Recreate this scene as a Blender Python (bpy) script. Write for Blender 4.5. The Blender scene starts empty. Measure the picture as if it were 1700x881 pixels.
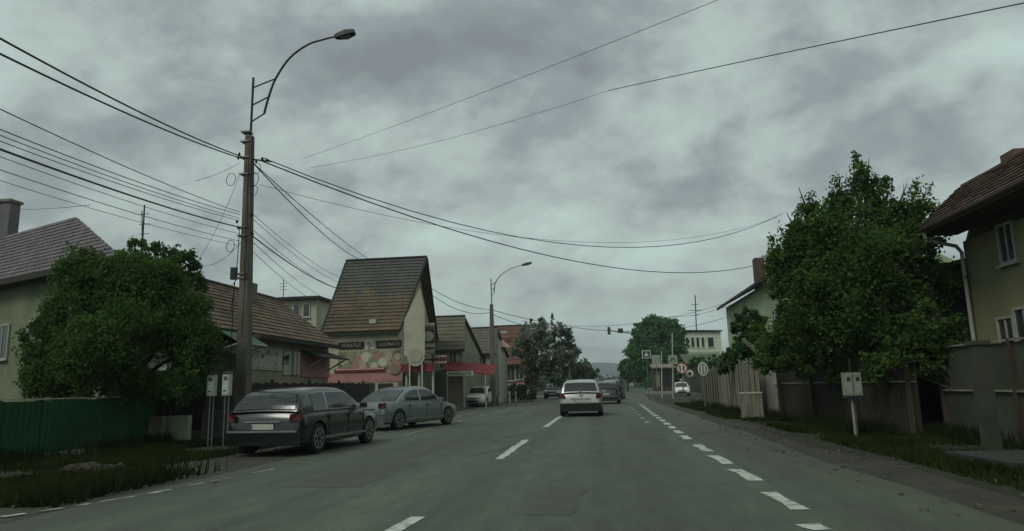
import bpy, bmesh, math, random
import numpy as np
from mathutils import Vector, Matrix
random.seed(7)
RNG = np.random.default_rng(11)
SC = bpy.context.scene
COL = SC.collection
PI = math.pi

# ------------------------------------------------------------------ camera
FPX, CXP, CYP = 1150.0, 850.0, 440.5
YAW, PITCH, ROLL = math.radians(7.12), math.radians(9.93), math.radians(1.4)
h_ = Vector((-math.sin(YAW), math.cos(YAW), 0)); zz = Vector((0, 0, 1))
r0 = Vector((math.cos(YAW), math.sin(YAW), 0))
Fw = h_ * math.cos(PITCH) + zz * math.sin(PITCH)
U0 = -h_ * math.sin(PITCH) + zz * math.cos(PITCH)
Rt = r0 * math.cos(ROLL) - U0 * math.sin(ROLL)
Up = r0 * math.sin(ROLL) + U0 * math.cos(ROLL)
EYE = Vector((0, 0, 1.3))
cam_d = bpy.data.cameras.new("dash_camera")
cam = bpy.data.objects.new("dash_camera", cam_d); COL.objects.link(cam)
cam_d.sensor_width = 36.0; cam_d.lens = 36.0 * FPX / 1700.0
cam_d.clip_start = 0.05; cam_d.clip_end = 9000
M = Matrix((Rt, Up, -Fw)).transposed().to_4x4(); M.translation = EYE
cam.matrix_world = M
SC.camera = cam
def ray(px, py):
    return (Fw * FPX + Rt * (px - CXP) - Up * (py - CYP)).normalized()
def at(px, py, Y):
    d = ray(px, py); return EYE + d * (Y / d.y)
def atX(px, py, X):
    d = ray(px, py); return EYE + d * (X / d.x)
def gp(px, py, z=0.0):
    d = ray(px, py); return EYE + d * ((z - 1.3) / d.z)

# ------------------------------------------------------------------ world
SUN_EL, SUN_ROT = math.radians(48), math.radians(215)
W = bpy.data.worlds.new("World"); SC.world = W; W.use_nodes = True
nt = W.node_tree; nt.nodes.clear()
N = nt.nodes.new; L = nt.links.new
def vmath(op, a, b=None, tree=nt):
    n = tree.nodes.new('ShaderNodeMath'); n.operation = op
    for i, v in enumerate((a, b)):
        if v is None: continue
        if isinstance(v, (int, float)): n.inputs[i].default_value = v
        else: tree.links.new(v, n.inputs[i])
    return n.outputs[0]
tc = N('ShaderNodeTexCoord')
sep = N('ShaderNodeSeparateXYZ'); L(tc.outputs['Generated'], sep.inputs[0])
den = vmath('ADD', vmath('MAXIMUM', sep.outputs[2], 0.0), 0.55)
cmb = N('ShaderNodeCombineXYZ')
L(vmath('DIVIDE', sep.outputs[0], den), cmb.inputs[0]); L(vmath('DIVIDE', sep.outputs[1], den), cmb.inputs[1])
mp = N('ShaderNodeMapping'); L(cmb.outputs[0], mp.inputs[0]); mp.inputs['Location'].default_value = (3.1, 7.7, 0)
mp.inputs['Scale'].default_value = (0.9, 1.0, 1)
n1 = N('ShaderNodeTexNoise'); L(mp.outputs[0], n1.inputs['Vector']); n1.inputs['Scale'].default_value = 5.0
n1.inputs['Detail'].default_value = 7; n1.inputs['Roughness'].default_value = 0.60; n1.inputs['Distortion'].default_value = 0.1
acc = vmath('MULTIPLY_ADD', n1.outputs[0], 1.6)
acc.node.inputs[2].default_value = -0.31
# cloud masses where the photograph has them, each one a direction in the sky
def sky_mass(px, py, wide, amp):
    global acc
    d = ray(px, py)
    vm = N('ShaderNodeVectorMath'); vm.operation = 'DOT_PRODUCT'
    nrm = N('ShaderNodeVectorMath'); nrm.operation = 'NORMALIZE'; L(tc.outputs['Generated'], nrm.inputs[0])
    L(nrm.outputs[0], vm.inputs[0]); vm.inputs[1].default_value = tuple(d)
    mr = N('ShaderNodeMapRange'); mr.interpolation_type = 'SMOOTHSTEP'
    L(vm.outputs['Value'], mr.inputs[0])
    mr.inputs[1].default_value = math.cos(math.radians(wide)); mr.inputs[2].default_value = 1.0
    mr.inputs[3].default_value = 0.0; mr.inputs[4].default_value = amp
    acc = vmath('ADD', acc, mr.outputs[0])
for a in ((250, 190, 17, -.22), (560, 130, 10, -.12), (850, 215, 13, -.16), (1240, 250, 11, -.20), (1480, 230, 9, -.12), (1000, 130, 9, -.06),
          (60, 20, 9, .26), (420, 20, 7, .12), (560, 345, 8, -.10), (1010, 330, 6, -.10), (1180, 60, 10, .10), (1645, 125, 5, .20), (1690, 215, 4, .14), (560, 60, 9, -.12), (560, 370, 15, .14), (1080, 370, 14, .20), (800, 480, 10, .05),
          (1330, 320, 7, .16), (110, 330, 14, .12), (1000, 530, 8, -.04), (900, 420, 14, .08), (1560, 90, 8, -.05), (860, 80, 9, -.1)):
    sky_mass(*a)
rp = N('ShaderNodeValToRGB'); L(acc, rp.inputs[0])
e = rp.color_ramp.elements
e[0].position = 0.10; e[0].color = (0.185, 0.213, 0.224, 1)
e[1].position = 0.86; e[1].color = (0.46, 0.585, 0.55, 1)
x = e.new(0.34); x.color = (0.245, 0.288, 0.297, 1)
x = e.new(0.55); x.color = (0.36, 0.43, 0.41, 1)
bgc = N('ShaderNodeBackground'); L(rp.outputs[0], bgc.inputs[0]); bgc.inputs[1].default_value = 1.0
sky = N('ShaderNodeTexSky'); sky.sky_type = 'NISHITA'; sky.sun_disc = False
sky.sun_elevation = SUN_EL; sky.sun_rotation = SUN_ROT; sky.air_density = 1.5; sky.dust_density = 4
bgs = N('ShaderNodeBackground'); L(sky.outputs[0], bgs.inputs[0]); bgs.inputs[1].default_value = 0.05
mx = N('ShaderNodeMixShader'); mx.inputs[0].default_value = 0.93
L(bgs.outputs[0], mx.inputs[1]); L(bgc.outputs[0], mx.inputs[2])
wo = N('ShaderNodeOutputWorld'); L(mx.outputs[0], wo.inputs[0])

sd = bpy.data.lights.new("sun", 'SUN'); sun = bpy.data.objects.new("sun", sd); COL.objects.link(sun)
sd.energy = 1.1; sd.angle = math.radians(22); sd.color = (1.0, 0.98, 0.88)
sv = Vector((math.sin(SUN_ROT) * math.cos(SUN_EL), math.cos(SUN_ROT) * math.cos(SUN_EL), math.sin(SUN_EL)))
sun.rotation_euler = sv.to_track_quat('Z', 'Y').to_euler()

SC.view_settings.view_transform = 'Standard'; SC.view_settings.look = 'None'
SC.view_settings.exposure = 0.34; SC.view_settings.gamma = 1.0
SC.cycles.max_bounces = 5; SC.cycles.diffuse_bounces = 2; SC.cycles.glossy_bounces = 2
SC.cycles.transparent_max_bounces = 6

# ------------------------------------------------------------------ materials
MATS = {}
def mat(name, c, rough=0.8, metal=0.0, c2=None, scale=3.0, bump=0.0, detail=5, stretch=(1, 1, 1), fine=0.0, spec=0.4, lo=0.35, hi=0.68, emit=None):
    if name in MATS: return MATS[name]
    m = bpy.data.materials.new(name); m.use_nodes = True; t = m.node_tree
    b = t.nodes['Principled BSDF']
    b.inputs['Roughness'].default_value = rough; b.inputs['Metallic'].default_value = metal
    b.inputs['Specular IOR Level'].default_value = spec
    if c2 is None: c2 = tuple(v * 0.72 for v in c)
    tcn = t.nodes.new('ShaderNodeTexCoord'); mpn = t.nodes.new('ShaderNodeMapping')
    t.links.new(tcn.outputs['Object'], mpn.inputs[0]); mpn.inputs['Scale'].default_value = stretch
    nz = t.nodes.new('ShaderNodeTexNoise'); t.links.new(mpn.outputs[0], nz.inputs['Vector'])
    nz.inputs['Scale'].default_value = scale; nz.inputs['Detail'].default_value = detail; nz.inputs['Roughness'].default_value = 0.6
    r = t.nodes.new('ShaderNodeValToRGB'); t.links.new(nz.outputs[0], r.inputs[0])
    r.color_ramp.elements[0].position = lo; r.color_ramp.elements[0].color = (*c2, 1)
    r.color_ramp.elements[1].position = hi; r.color_ramp.elements[1].color = (*c, 1)
    out = r.outputs[0]
    if fine:
        n2 = t.nodes.new('ShaderNodeTexNoise'); t.links.new(mpn.outputs[0], n2.inputs['Vector'])
        n2.inputs['Scale'].default_value = scale * 14; n2.inputs['Detail'].default_value = 3
        mr = t.nodes.new('ShaderNodeMapRange'); t.links.new(n2.outputs[0], mr.inputs[0])
        mr.inputs[1].default_value = .3; mr.inputs[2].default_value = .7; mr.inputs[3].default_value = 1 - fine; mr.inputs[4].default_value = 1 + fine
        mm = t.nodes.new('ShaderNodeVectorMath'); mm.operation = 'SCALE'
        t.links.new(out, mm.inputs[0]); t.links.new(mr.outputs[0], mm.inputs['Scale']); out = mm.outputs[0]
    t.links.new(out, b.inputs['Base Color'])
    if bump:
        bp = t.nodes.new('ShaderNodeBump'); bp.inputs['Strength'].default_value = bump; bp.inputs['Distance'].default_value = 0.03
        t.links.new(nz.outputs[0], bp.inputs['Height']); t.links.new(bp.outputs[0], b.inputs['Normal'])
    if emit:
        b.inputs['Emission Color'].default_value = (*emit[0], 1); b.inputs['Emission Strength'].default_value = emit[1]
    MATS[name] = m; return m
def leafmat(name, c, c2, scale=1.3, tr=0.25):
    if name in MATS: return MATS[name]
    m = bpy.data.materials.new(name); m.use_nodes = True; t = m.node_tree
    for n in list(t.nodes): t.nodes.remove(n)
    o = t.nodes.new('ShaderNodeOutputMaterial')
    tcn = t.nodes.new('ShaderNodeTexCoord')
    nz = t.nodes.new('ShaderNodeTexNoise'); t.links.new(tcn.outputs['Object'], nz.inputs['Vector'])
    nz.inputs['Scale'].default_value = scale; nz.inputs['Detail'].default_value = 6; nz.inputs['Roughness'].default_value = 0.75
    r = t.nodes.new('ShaderNodeValToRGB'); t.links.new(nz.outputs[0], r.inputs[0])
    r.color_ramp.elements[0].position = .36; r.color_ramp.elements[0].color = (*c2, 1)
    r.color_ramp.elements[1].position = .66; r.color_ramp.elements[1].color = (*c, 1)
    d = t.nodes.new('ShaderNodeBsdfDiffuse'); tl = t.nodes.new('ShaderNodeBsdfTranslucent'); mxx = t.nodes.new('ShaderNodeMixShader')
    t.links.new(r.outputs[0], d.inputs[0]); t.links.new(r.outputs[0], tl.inputs[0]); mxx.inputs[0].default_value = tr
    t.links.new(d.outputs[0], mxx.inputs[1]); t.links.new(tl.outputs[0], mxx.inputs[2]); t.links.new(mxx.outputs[0], o.inputs[0])
    MATS[name] = m; return m

ASPH = mat('asphalt', (.080, .095, .069), .75, c2=(.058, .070, .050), scale=.35, bump=.15, fine=.16, stretch=(1, .25, 1), spec=.35)
def streaks(m, lo_, hi_):
    t = m.node_tree; b = t.nodes['Principled BSDF']; src = b.inputs['Base Color'].links[0].from_socket
    c_ = t.nodes.new('ShaderNodeTexCoord'); p_ = t.nodes.new('ShaderNodeMapping'); t.links.new(c_.outputs['Object'], p_.inputs[0]); p_.inputs['Scale'].default_value = (1.0, .022, 1)
    n_ = t.nodes.new('ShaderNodeTexNoise'); t.links.new(p_.outputs[0], n_.inputs['Vector']); n_.inputs['Scale'].default_value = .9; n_.inputs['Detail'].default_value = 4
    r_ = t.nodes.new('ShaderNodeMapRange'); t.links.new(n_.outputs[0], r_.inputs[0]); r_.inputs[1].default_value = .32; r_.inputs[2].default_value = .68; r_.inputs[3].default_value = lo_; r_.inputs[4].default_value = hi_
    s_ = t.nodes.new('ShaderNodeVectorMath'); s_.operation = 'SCALE'; t.links.new(src, s_.inputs[0]); t.links.new(r_.outputs[0], s_.inputs['Scale'])
    g_ = t.nodes.new('ShaderNodeTexNoise'); t.links.new(c_.outputs['Object'], g_.inputs['Vector']); g_.inputs['Scale'].default_value = 38; g_.inputs['Detail'].default_value = 3
    q_ = t.nodes.new('ShaderNodeMapRange'); t.links.new(g_.outputs[0], q_.inputs[0]); q_.inputs[1].default_value = .34; q_.inputs[2].default_value = .66; q_.inputs[3].default_value = .74; q_.inputs[4].default_value = 1.28
    k_ = t.nodes.new('ShaderNodeVectorMath'); k_.operation = 'SCALE'; t.links.new(s_.outputs[0], k_.inputs[0]); t.links.new(q_.outputs[0], k_.inputs['Scale'])
    t.links.new(k_.outputs[0], b.inputs['Base Color'])
streaks(ASPH, .72, 1.22)
SHOUL = mat('shoulder', (.050, .050, .034), .95, c2=(.026, .027, .016), scale=.8, bump=.4, fine=.25)
GROUND = mat('soil_grass', (.026, .028, .014), .95, c2=(.013, .015, .007), scale=.6, bump=.6, fine=.3)
PAVE = mat('pavement', (.15, .16, .125), .85, c2=(.10, .11, .085), scale=.9, bump=.2, fine=.15)
PAINT = mat('road_paint', (.46, .50, .44), .6, c2=(.20, .22, .19), scale=7, fine=.2, lo=.38, hi=.52)
PAINT2 = mat('worn_paint', (.34, .38, .32), .7, c2=(.11, .125, .10), scale=5, fine=.2, lo=.42, hi=.6)
CONC = mat('pole_concrete', (.15, .145, .12), .85, c2=(.08, .068, .05), scale=2.2, bump=.3, fine=.15, stretch=(1, 1, .4))
CONCB = mat('pillar_concrete', (.19, .19, .15), .9, c2=(.11, .12, .085), scale=2.5, bump=.3, fine=.1)
STEEL = mat('galvanised', (.22, .25, .24), .45, .6, scale=6)
DKMET = mat('dark_metal', (.035, .04, .038), .5, .5, scale=5)
WIRE = mat('wire_black', (.012, .014, .014), .6, scale=2)
WIRETHIN = mat('wire_grey', (.06, .07, .07), .6, scale=2)
GREENM = mat('green_sheet', (.010, .085, .026), .55, c2=(.006, .055, .016), scale=1.3, fine=.1)
GREEND = mat('green_shutter', (.05, .12, .06), .7, scale=2)
WALLB = mat('wall_beige', (.30, .29, .19), .9, c2=(.21, .21, .13), scale=.9, bump=.15, fine=.06)
WALLG = mat('wall_green', (.34, .42, .27), .9, c2=(.25, .33, .19), scale=.8, bump=.15, fine=.06)
WALLR = mat('wall_right', (.26, .245, .135), .9, c2=(.18, .19, .105), scale=.7, bump=.15, fine=.06)
WALLO = mat('wall_ochre', (.29, .27, .18), .9, c2=(.20, .19, .125), scale=.9, bump=.2, fine=.08)
WALLS = mat('wall_shop', (.46, .44, .34), .9, c2=(.34, .33, .25), scale=1.0, bump=.2, fine=.08)
WALLP = mat('wall_pink', (.44, .22, .20), .9, c2=(.30, .17, .15), scale=1.2, fine=.08)
WALLW = mat('wall_white', (.55, .60, .48), .9, c2=(.42, .47, .37), scale=1.0, fine=.06)
WALLD = mat('wall_dark', (.06, .065, .045), .95, c2=(.03, .035, .022), scale=1.0, fine=.1)
ROOFG = mat('roof_grey', (.15, .14, .145), .8, c2=(.10, .095, .098), scale=1.3, bump=.3, fine=.2)
ROOFB = mat('roof_brown', (.18, .13, .085), .85, c2=(.075, .06, .038), scale=1.6, bump=.4, fine=.25)
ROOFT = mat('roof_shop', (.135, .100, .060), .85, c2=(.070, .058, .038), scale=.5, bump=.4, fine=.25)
ROOFO = mat('roof_olive', (.13, .12, .085), .85, c2=(.085, .08, .055), scale=1.2, bump=.3, fine=.2)
ROOFR = mat('roof_red', (.16, .075, .055), .85, c2=(.08, .045, .035), scale=1.0, bump=.3, fine=.2)
ROOFRT = mat('roof_rust', (.13, .085, .065), .85, c2=(.075, .05, .038), scale=2.4, bump=.4, fine=.25)
TRIMD = mat('trim_dark', (.028, .028, .02), .8, scale=3)
TRIML = mat('trim_light', (.42, .44, .36), .7, scale=3)
GLASS = mat('window_glass', (.045, .055, .05), .12, scale=1, spec=.7)
GLASSD = mat('dark_opening', (.012, .014, .009), .5, scale=1)
WOODD = mat('wood_dark', (.030, .026, .016), .9, c2=(.015, .014, .009), scale=2, bump=.3, fine=.2, stretch=(4, 4, .5))
WOODP = mat('wood_pale', (.26, .25, .19), .9, c2=(.11, .11, .08), scale=2.5, bump=.3, fine=.2, stretch=(4, 4, .6))
WOODB = mat('wood_brown', (.065, .050, .030), .9, c2=(.032, .026, .016), scale=2, bump=.3, fine=.2, stretch=(4, 4, .5))
WHITEP = mat('white_plastic', (.50, .54, .47), .6, scale=4)
WHITEB = mat('white_enamel', (.62, .66, .58), .45, scale=3)
SIGNR = mat('sign_red', (.35, .04, .03), .5, scale=3)
SIGNK = mat('sign_black', (.02, .02, .018), .5, scale=3)
SIGNB = mat('sign_blue', (.03, .08, .25), .5, scale=3)
AWNR = mat('awning_red', (.22, .025, .032), .7, c2=(.14, .018, .022), scale=1.8)
AWNP = mat('awning_pink', (.62, .42, .38), .7, scale=3)
BARK = mat('bark', (.055, .05, .033), .95, c2=(.028, .026, .017), scale=5, bump=.8, stretch=(1, 1, .3))
mat('concrete_shaded', (.052, .058, .040), .9, c2=(.032, .037, .024), scale=2.5, bump=.3, fine=.1)  # pillar concrete darkened, the right side's weaker light put into the colour
L_DARK = leafmat('leaf_dark', (.105, .19, .050), (.030, .066, .017), tr=.42)
L_MID = leafmat('leaf_mid', (.085, .16, .055), (.035, .075, .022), tr=.4)
L_BR = leafmat('leaf_bright', (.09, .22, .075), (.045, .12, .035), tr=.4)
L_GREY = leafmat('leaf_grey', (.17, .21, .15), (.08, .105, .07), tr=.4)
L_BLOS = leafmat('blossom', (.34, .36, .33), (.14, .17, .13))
L_FAR = leafmat('leaf_far', (.095, .15, .085), (.05, .085, .045), scale=.25, tr=.4)
HILL = mat('hill_cover', (.045, .075, .060), 1.0, c2=(.028, .052, .042), scale=.02, fine=.3)
GRASS = leafmat('grass_blade', (.040, .058, .015), (.018, .026, .008), scale=.8, tr=.3)

# ------------------------------------------------------------------ mesh helpers
class MB:
    def __init__(s): s.v = []; s.f = []; s.sm = False
    def add(s, vs, fs):
        o = len(s.v); s.v += [tuple(p) for p in vs]; s.f += [tuple(i + o for i in f) for f in fs]; return s
    def box(s, c, size, rz=0.0, tilt=None):
        hx, hy, hz = size[0] / 2, size[1] / 2, size[2] / 2
        m = Matrix.Rotation(rz, 3, 'Z')
        if tilt: m = m @ Matrix.Rotation(tilt[1], 3, tilt[0])
        c = Vector(c)
        vs = [c + m @ Vector((x * hx, y * hy, z * hz)) for z in (-1, 1) for x, y in ((-1, -1), (1, -1), (1, 1), (-1, 1))]
        return s.add(vs, [(3, 2, 1, 0), (4, 5, 6, 7), (0, 1, 5, 4), (1, 2, 6, 5), (2, 3, 7, 6), (3, 0, 4, 7)])
    def span(s, a, b):
        c = [(p + q) / 2 for p, q in zip(a, b)]; return s.box(c, [abs(q - p) for p, q in zip(a, b)])
    def prism(s, pts, d):            # polygon (3D points) extruded by vector d
        n = len(pts); d = Vector(d); P = [Vector(p) for p in pts]
        vs = P + [p + d for p in P]
        return s.add(vs, [tuple(range(n - 1, -1, -1)), tuple(range(n, 2 * n))] + [(i, (i + 1) % n, (i + 1) % n + n, i + n) for i in range(n)])
    def tube(s, pts, r, n=8, cap=True):
        pts = [Vector(p) for p in pts]; k = len(pts)
        if not hasattr(r, '__len__'): r = [r] * k
        vs = []; side = None
        for i, p in enumerate(pts):
            t = (pts[min(i + 1, k - 1)] - pts[max(i - 1, 0)]).normalized()
            if side is None:
                side = t.orthogonal().normalized()
            else:
                side = (side - t * side.dot(t))
                side = side.normalized() if side.length > 1e-6 else t.orthogonal().normalized()
            b = t.cross(side)
            for j in range(n):
                a = 2 * PI * j / n; vs.append(p + (side * math.cos(a) + b * math.sin(a)) * r[i])
        fs = [(i * n + j, i * n + (j + 1) % n, (i + 1) * n + (j + 1) % n, (i + 1) * n + j) for i in range(k - 1) for j in range(n)]
        if cap: fs += [tuple(range(n - 1, -1, -1)), tuple(range((k - 1) * n, k * n))]
        return s.add(vs, fs)
    def disc(s, c, r, axis, thick, n=20):
        a = Vector(axis).normalized(); c = Vector(c)
        return s.tube([c - a * thick / 2, c + a * thick / 2], r, n)
    def build(s, name, m, parent=None, kind=None, smooth=False, local=False):
        off = Vector((0, 0, 0))
        if parent is not None and not local:
            p = parent
            while p is not None: off += p.location; p = p.parent
        me = bpy.data.meshes.new(name)
        me.from_pydata([tuple(Vector(v) - off) for v in s.v], [], s.f)
        me.materials.append(m)
        bm = bmesh.new(); bm.from_mesh(me); bmesh.ops.recalc_face_normals(bm, faces=bm.faces); bm.to_mesh(me); bm.free()
        if smooth:
            me.shade_smooth()
            try: me.set_sharp_from_angle(angle=math.radians(40))
            except Exception: pass
        o = bpy.data.objects.new(name, me); COL.objects.link(o)
        if parent is not None: o.parent = parent
        if kind: o['kind'] = kind
        return o
def tag(o, label=None, cat=None, group=None, kind=None):
    if label: o['label'] = label
    if cat: o['category'] = cat
    if group: o['group'] = group
    if kind: o['kind'] = kind
    return o
def thing(name, label, cat, loc=(0, 0, 0), rz=0.0, group=None):
    o = bpy.data.objects.new(name, None); COL.objects.link(o)
    o.location = loc; o.rotation_euler = (0, 0, rz); o.empty_display_size = .3
    return tag(o, label, cat, group)
def copy_tree(o, parent=None):
    c = o.copy(); COL.objects.link(c); c.parent = parent
    for ch in list(o.children): copy_tree(ch, c)
    return c

# ------------------------------------------------------------------ ground
def road_x(Y): return 0.0 if Y < 45 else 0.0011 * (Y - 45) ** 2 if Y < 160 else 0.0011 * 115 ** 2 + (Y - 160) * .25
def strip(name, x0, x1, z, m, Y0=-30, Y1=700, step=6, kind='structure'):
    b = MB(); ys = []; y = Y0
    while y < Y1: ys.append(y); y += step
    vs = []
    for y in ys:
        s = road_x(y); a = x0(y) if callable(x0) else x0; c = x1(y) if callable(x1) else x1
        vs += [(a + s, y, z), (c + s, y, z)]
    b.add(vs, [(2 * i, 2 * i + 1, 2 * i + 3, 2 * i + 2) for i in range(len(ys) - 1)])
    return b.build(name, m, kind=kind)
g = MB(); g.add([(-3000, -200, -.02), (3000, -200, -.02), (3000, 3000, -.02), (-3000, 3000, -.02)], [(0, 1, 2, 3)]); g.build('ground', GROUND, kind='structure')
wob = lambda y, s, a: a * (math.sin(y * .55 + s) + .6 * math.sin(y * 1.31 + 2 * s))
strip('road_shoulder', lambda y: -9.6 + wob(y, 1, .35), lambda y: 4.25 + wob(y, 2.2, .22), -.010, SHOUL, step=1.5, Y1=260)
strip('road', lambda y: (-6.3 if y < 17 else -8.2) + wob(y, .3, .06), lambda y: 3.55 + wob(y, 4, .07), -.002, ASPH, step=1.5, Y1=420)
strip('pavement', lambda y: -11.4, lambda y: -9.3, .03, PAVE, Y0=31, Y1=120, step=2)
# markings
b = MB()
def dash(b, p0, p1, w, z=.004, rag=.02):
    p0 = Vector(p0); p1 = Vector(p1); t = (p1 - p0); L_ = t.length; t.normalize(); s = Vector((t.y, -t.x, 0))
    k = max(2, int(L_ / .35)); vs = []
    for i in range(k + 1):
        q = p0 + t * (L_ * i / k)
        a = s * (w / 2 + random.uniform(-rag, rag)); c = s * (w / 2 + random.uniform(-rag, rag))
        vs += [(q - a).to_tuple(), (q + c).to_tuple()]
    vs = [(x, y, z) for x, y, _ in vs]
    b.add(vs, [(2 * i, 2 * i + 1, 2 * i + 3, 2 * i + 2) for i in range(k)])
marks = thing('road_markings', 'white painted lane lines on the road surface', 'road markings'); marks['kind'] = 'structure'
del marks['category']; del marks['label']
for (a, c) in (((655, 881), (693, 858)), ((828, 762), (874, 730)), ((905, 709), (932, 690))):
    bb = MB(); p, q = gp(*a), gp(*c)
    if a[0] == 655: p = p + (p - q) * .9
    dash(bb, p, q, .17); bb.build('lane_dash', PAINT, marks)
for y in (37, 45, 53, 61, 69):
    bb = MB(); dash(bb, (-1.85 + road_x(y), y, 0), (-1.85 + road_x(y + 3.2), y + 3.2, 0), .16); bb.build('lane_dash', PAINT, marks)
ex = lambda y: 2.02 + .012 * max(0, y - 14) 
edge = [((1366, 880), (1340, 870)), ((1332, 846), (1274, 817)), ((1257, 798), (1219, 779)), ((1209, 770), (1184, 756)), ((1177, 749), (1156, 738))]
for a, c in edge:
    bb = MB(); dash(bb, gp(*a), gp(*c), .18, rag=.03); bb.build('edge_dash', PAINT, marks)
y = gp(1140, 729).y
px = gp(1177, 749).x
while y < 46:
    f = (y - 14) / 32
    xx = gp(1140, 729).x * (1 - f) + gp(1064, 672).x * f if y < 40 else gp(1064, 672).x
    bb = MB(); dash(bb, (xx, y, 0), (xx + .02, y + 1.15, 0), .19); bb.build('edge_dash', PAINT, marks); y += 2.0
y = gp(1110, 703).y
# second, thinner row seen beside the far edge dashes
for k in range(6):
    yy = 24 + k * 3.1
    bb = MB(); dash(bb, (gp(1095, 700).x + .02 * k - .45, yy, 0), (gp(1095, 700).x - .42 + .02 * k, yy + 1.2, 0), .14); bb.build('edge_dash', PAINT2, marks)
# worn left edge line
pts = [(0, 858), (60, 850), (110, 842), (165, 833), (240, 821), (300, 809), (350, 799), (405, 788), (462, 777)]
for i in range(len(pts) - 1):
    p, q = gp(*pts[i]), gp(*pts[i + 1])
    bb = MB(); dash(bb, p.lerp(q, .12 * (i % 3)), p.lerp(q, .86 if i % 2 else .7), .10, rag=.03); bb.build('edge_line', PAINT2, marks)
for i in range(7):
    yy = 20 + i * 5.5
    bb = MB(); dash(bb, (-5.75, yy, 0), (-5.75, yy + 3.2, 0), .09, rag=.03); bb.build('edge_line', PAINT2, marks)
# asphalt repairs
PATCH = mat('asphalt_patch', (.066, .076, .060), .8, c2=(.052, .061, .048), scale=1.5, bump=.2, fine=.2)
for i, (x, y, w, l) in enumerate(((-3.9, 9.5, 1.1, 3.2), (1.0, 17, .9, 4.5), (-4.4, 24, 1.6, 2.2), (-.6, 7.4, .5, 2.0), (-4.6, 33, .9, 5.0))):
    bb = MB(); dash(bb, (x, y, 0), (x + .1, y + l, 0), w, z=.0010, rag=.05); bb.build('asphalt_patch', PATCH, kind='structure')
CRACK = mat('crack_seal', (.045, .05, .043), .6, scale=3)
for i in range(9):
    x0 = random.uniform(-5, 2.6); y0 = random.uniform(6, 30); bb = MB(); p = Vector((x0, y0, 0)); ang = random.choice((0, 0, PI / 2)) + random.uniform(-.3, .3)
    for k in range(10):
        q = p + Vector((math.sin(ang), math.cos(ang), 0)) * .45; dash(bb, p, q, .035, z=.0018, rag=.008); p = q; ang += random.uniform(-.35, .35)
    bb.build('road_crack', CRACK, kind='stuff')
# kerbs
def kerb(pts, name='kerb', step=1.0, w=.14, h=.13, m=PAVE):
    root = thing(name, None, None, pts[0]); root['kind'] = 'structure'
    for i in range(len(pts) - 1):
        p, q = Vector(pts[i]), Vector(pts[i + 1]); L_ = (q - p).length; n = max(1, round(L_ / step)); a = math.atan2(q.y - p.y, q.x - p.x)
        for k in range(n):
            c = p.lerp(q, (k + .5) / n)
            MB().box((c.x, c.y, h / 2 - .03 + random.uniform(-.006, .006)), (L_ / n - .015, w, h + .04), a).build('kerb_stone', m, root)
kerb([(-9.3, 31, 0), (-9.3, 75, 0)], step=1.6)
kerb([(6.4, 110, 0), (5.0, 84, 0), (5.3, 80, 0), (6.4, 78.5, 0), (10, 78, 0)], step=1.6, h=.2, w=.25)
b = MB(); b.add([(6.5, 110, .12), (5.1, 84, .12), (5.4, 80.2, .12), (6.4, 78.6, .12), (10, 78.1, .12), (11, 110, .12)], [(0, 1, 2, 3, 4, 5)]); b.build('pavement', PAVE, kind='structure')

# ------------------------------------------------------------------ grass and verge growth
def tufts(name, areas, n, hgt, m, w=.02):
    V = []; F = []
    for (x0, x1, y0, y1, dens) in areas:
        k = int(n * dens)
        X = RNG.uniform(x0, x1, k); Y = y0 + (y1 - y0) * RNG.random(k) ** 1.3
        for i in range(k):
            patch = math.sin(X[i] * 1.7 + Y[i] * .9) + math.sin(X[i] * .6 - Y[i] * 1.3)
            if patch < random.uniform(-1.4, .6): continue
            hh = hgt * random.uniform(.4, 1.2); a = random.uniform(0, PI); dx, dy = math.cos(a) * w, math.sin(a) * w
            lx, ly = random.uniform(-.5, .5) * hh, random.uniform(-.5, .5) * hh; o = len(V)
            V += [(X[i] - dx, Y[i] - dy, -.02), (X[i] + dx, Y[i] + dy, -.02), (X[i] + lx, Y[i] + ly, hh)]; F.append((o, o + 1, o + 2))
    me = bpy.data.meshes.new(name); me.from_pydata(V, [], F); me.materials.append(m)
    o = bpy.data.objects.new(name, me); COL.objects.link(o); return tag(o, kind='stuff')
tag(tufts('grass', [(-11.9, -8.0, 9, 18, 1.0), (-8.5, -6.9, 8, 12.5, .35), (-20, -11, 8, 14, .5), (-10.8, -8.6, 17, 30, .5)], 30000, .13, GRASS), 'low grass on the left verge before the green fence')
tag(tufts('grass', [(4.7, 7.3, 6, 26, 1.0), (4.3, 5.2, 26, 45, .3)], 30000, .12, GRASS), 'low grass on the right verge before the boundary fences')

WEED = leafmat('weed', (.034, .044, .016), (.015, .021, .008), scale=1.5, tr=.3)
tag(tufts('weeds', [(-12.1, -11.5, 9, 18, .9), (-11.3, -10.9, 19, 31, .6), (6.9, 7.5, 8, 17, .8), (5.5, 6.6, 17, 26, .8), (5.2, 5.5, 26, 44, .5), (-7.2, -6.6, 8, 12, .15)], 5200, .34, WEED, .018), 'taller weeds along the foot of the fences')
lt = MB(); rr = random.Random(9)
for _ in range(420):
    sx_ = rr.random(); yy_ = rr.uniform(6, 34); xx_ = (rr.gauss(3.9, .45) if sx_ < .5 else rr.gauss(-7.6, .7))
    a_ = rr.uniform(.012, .045); lt.box((xx_, yy_, a_ * .3), (a_ * rr.uniform(1, 2), a_, a_ * .8), rr.uniform(0, 3))
tag(lt.build('gravel', mat('gravel_m', (.13, .13, .10), .9, c2=(.05, .05, .035), scale=9), kind='stuff'), 'loose stones and grit along both road edges')
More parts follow.
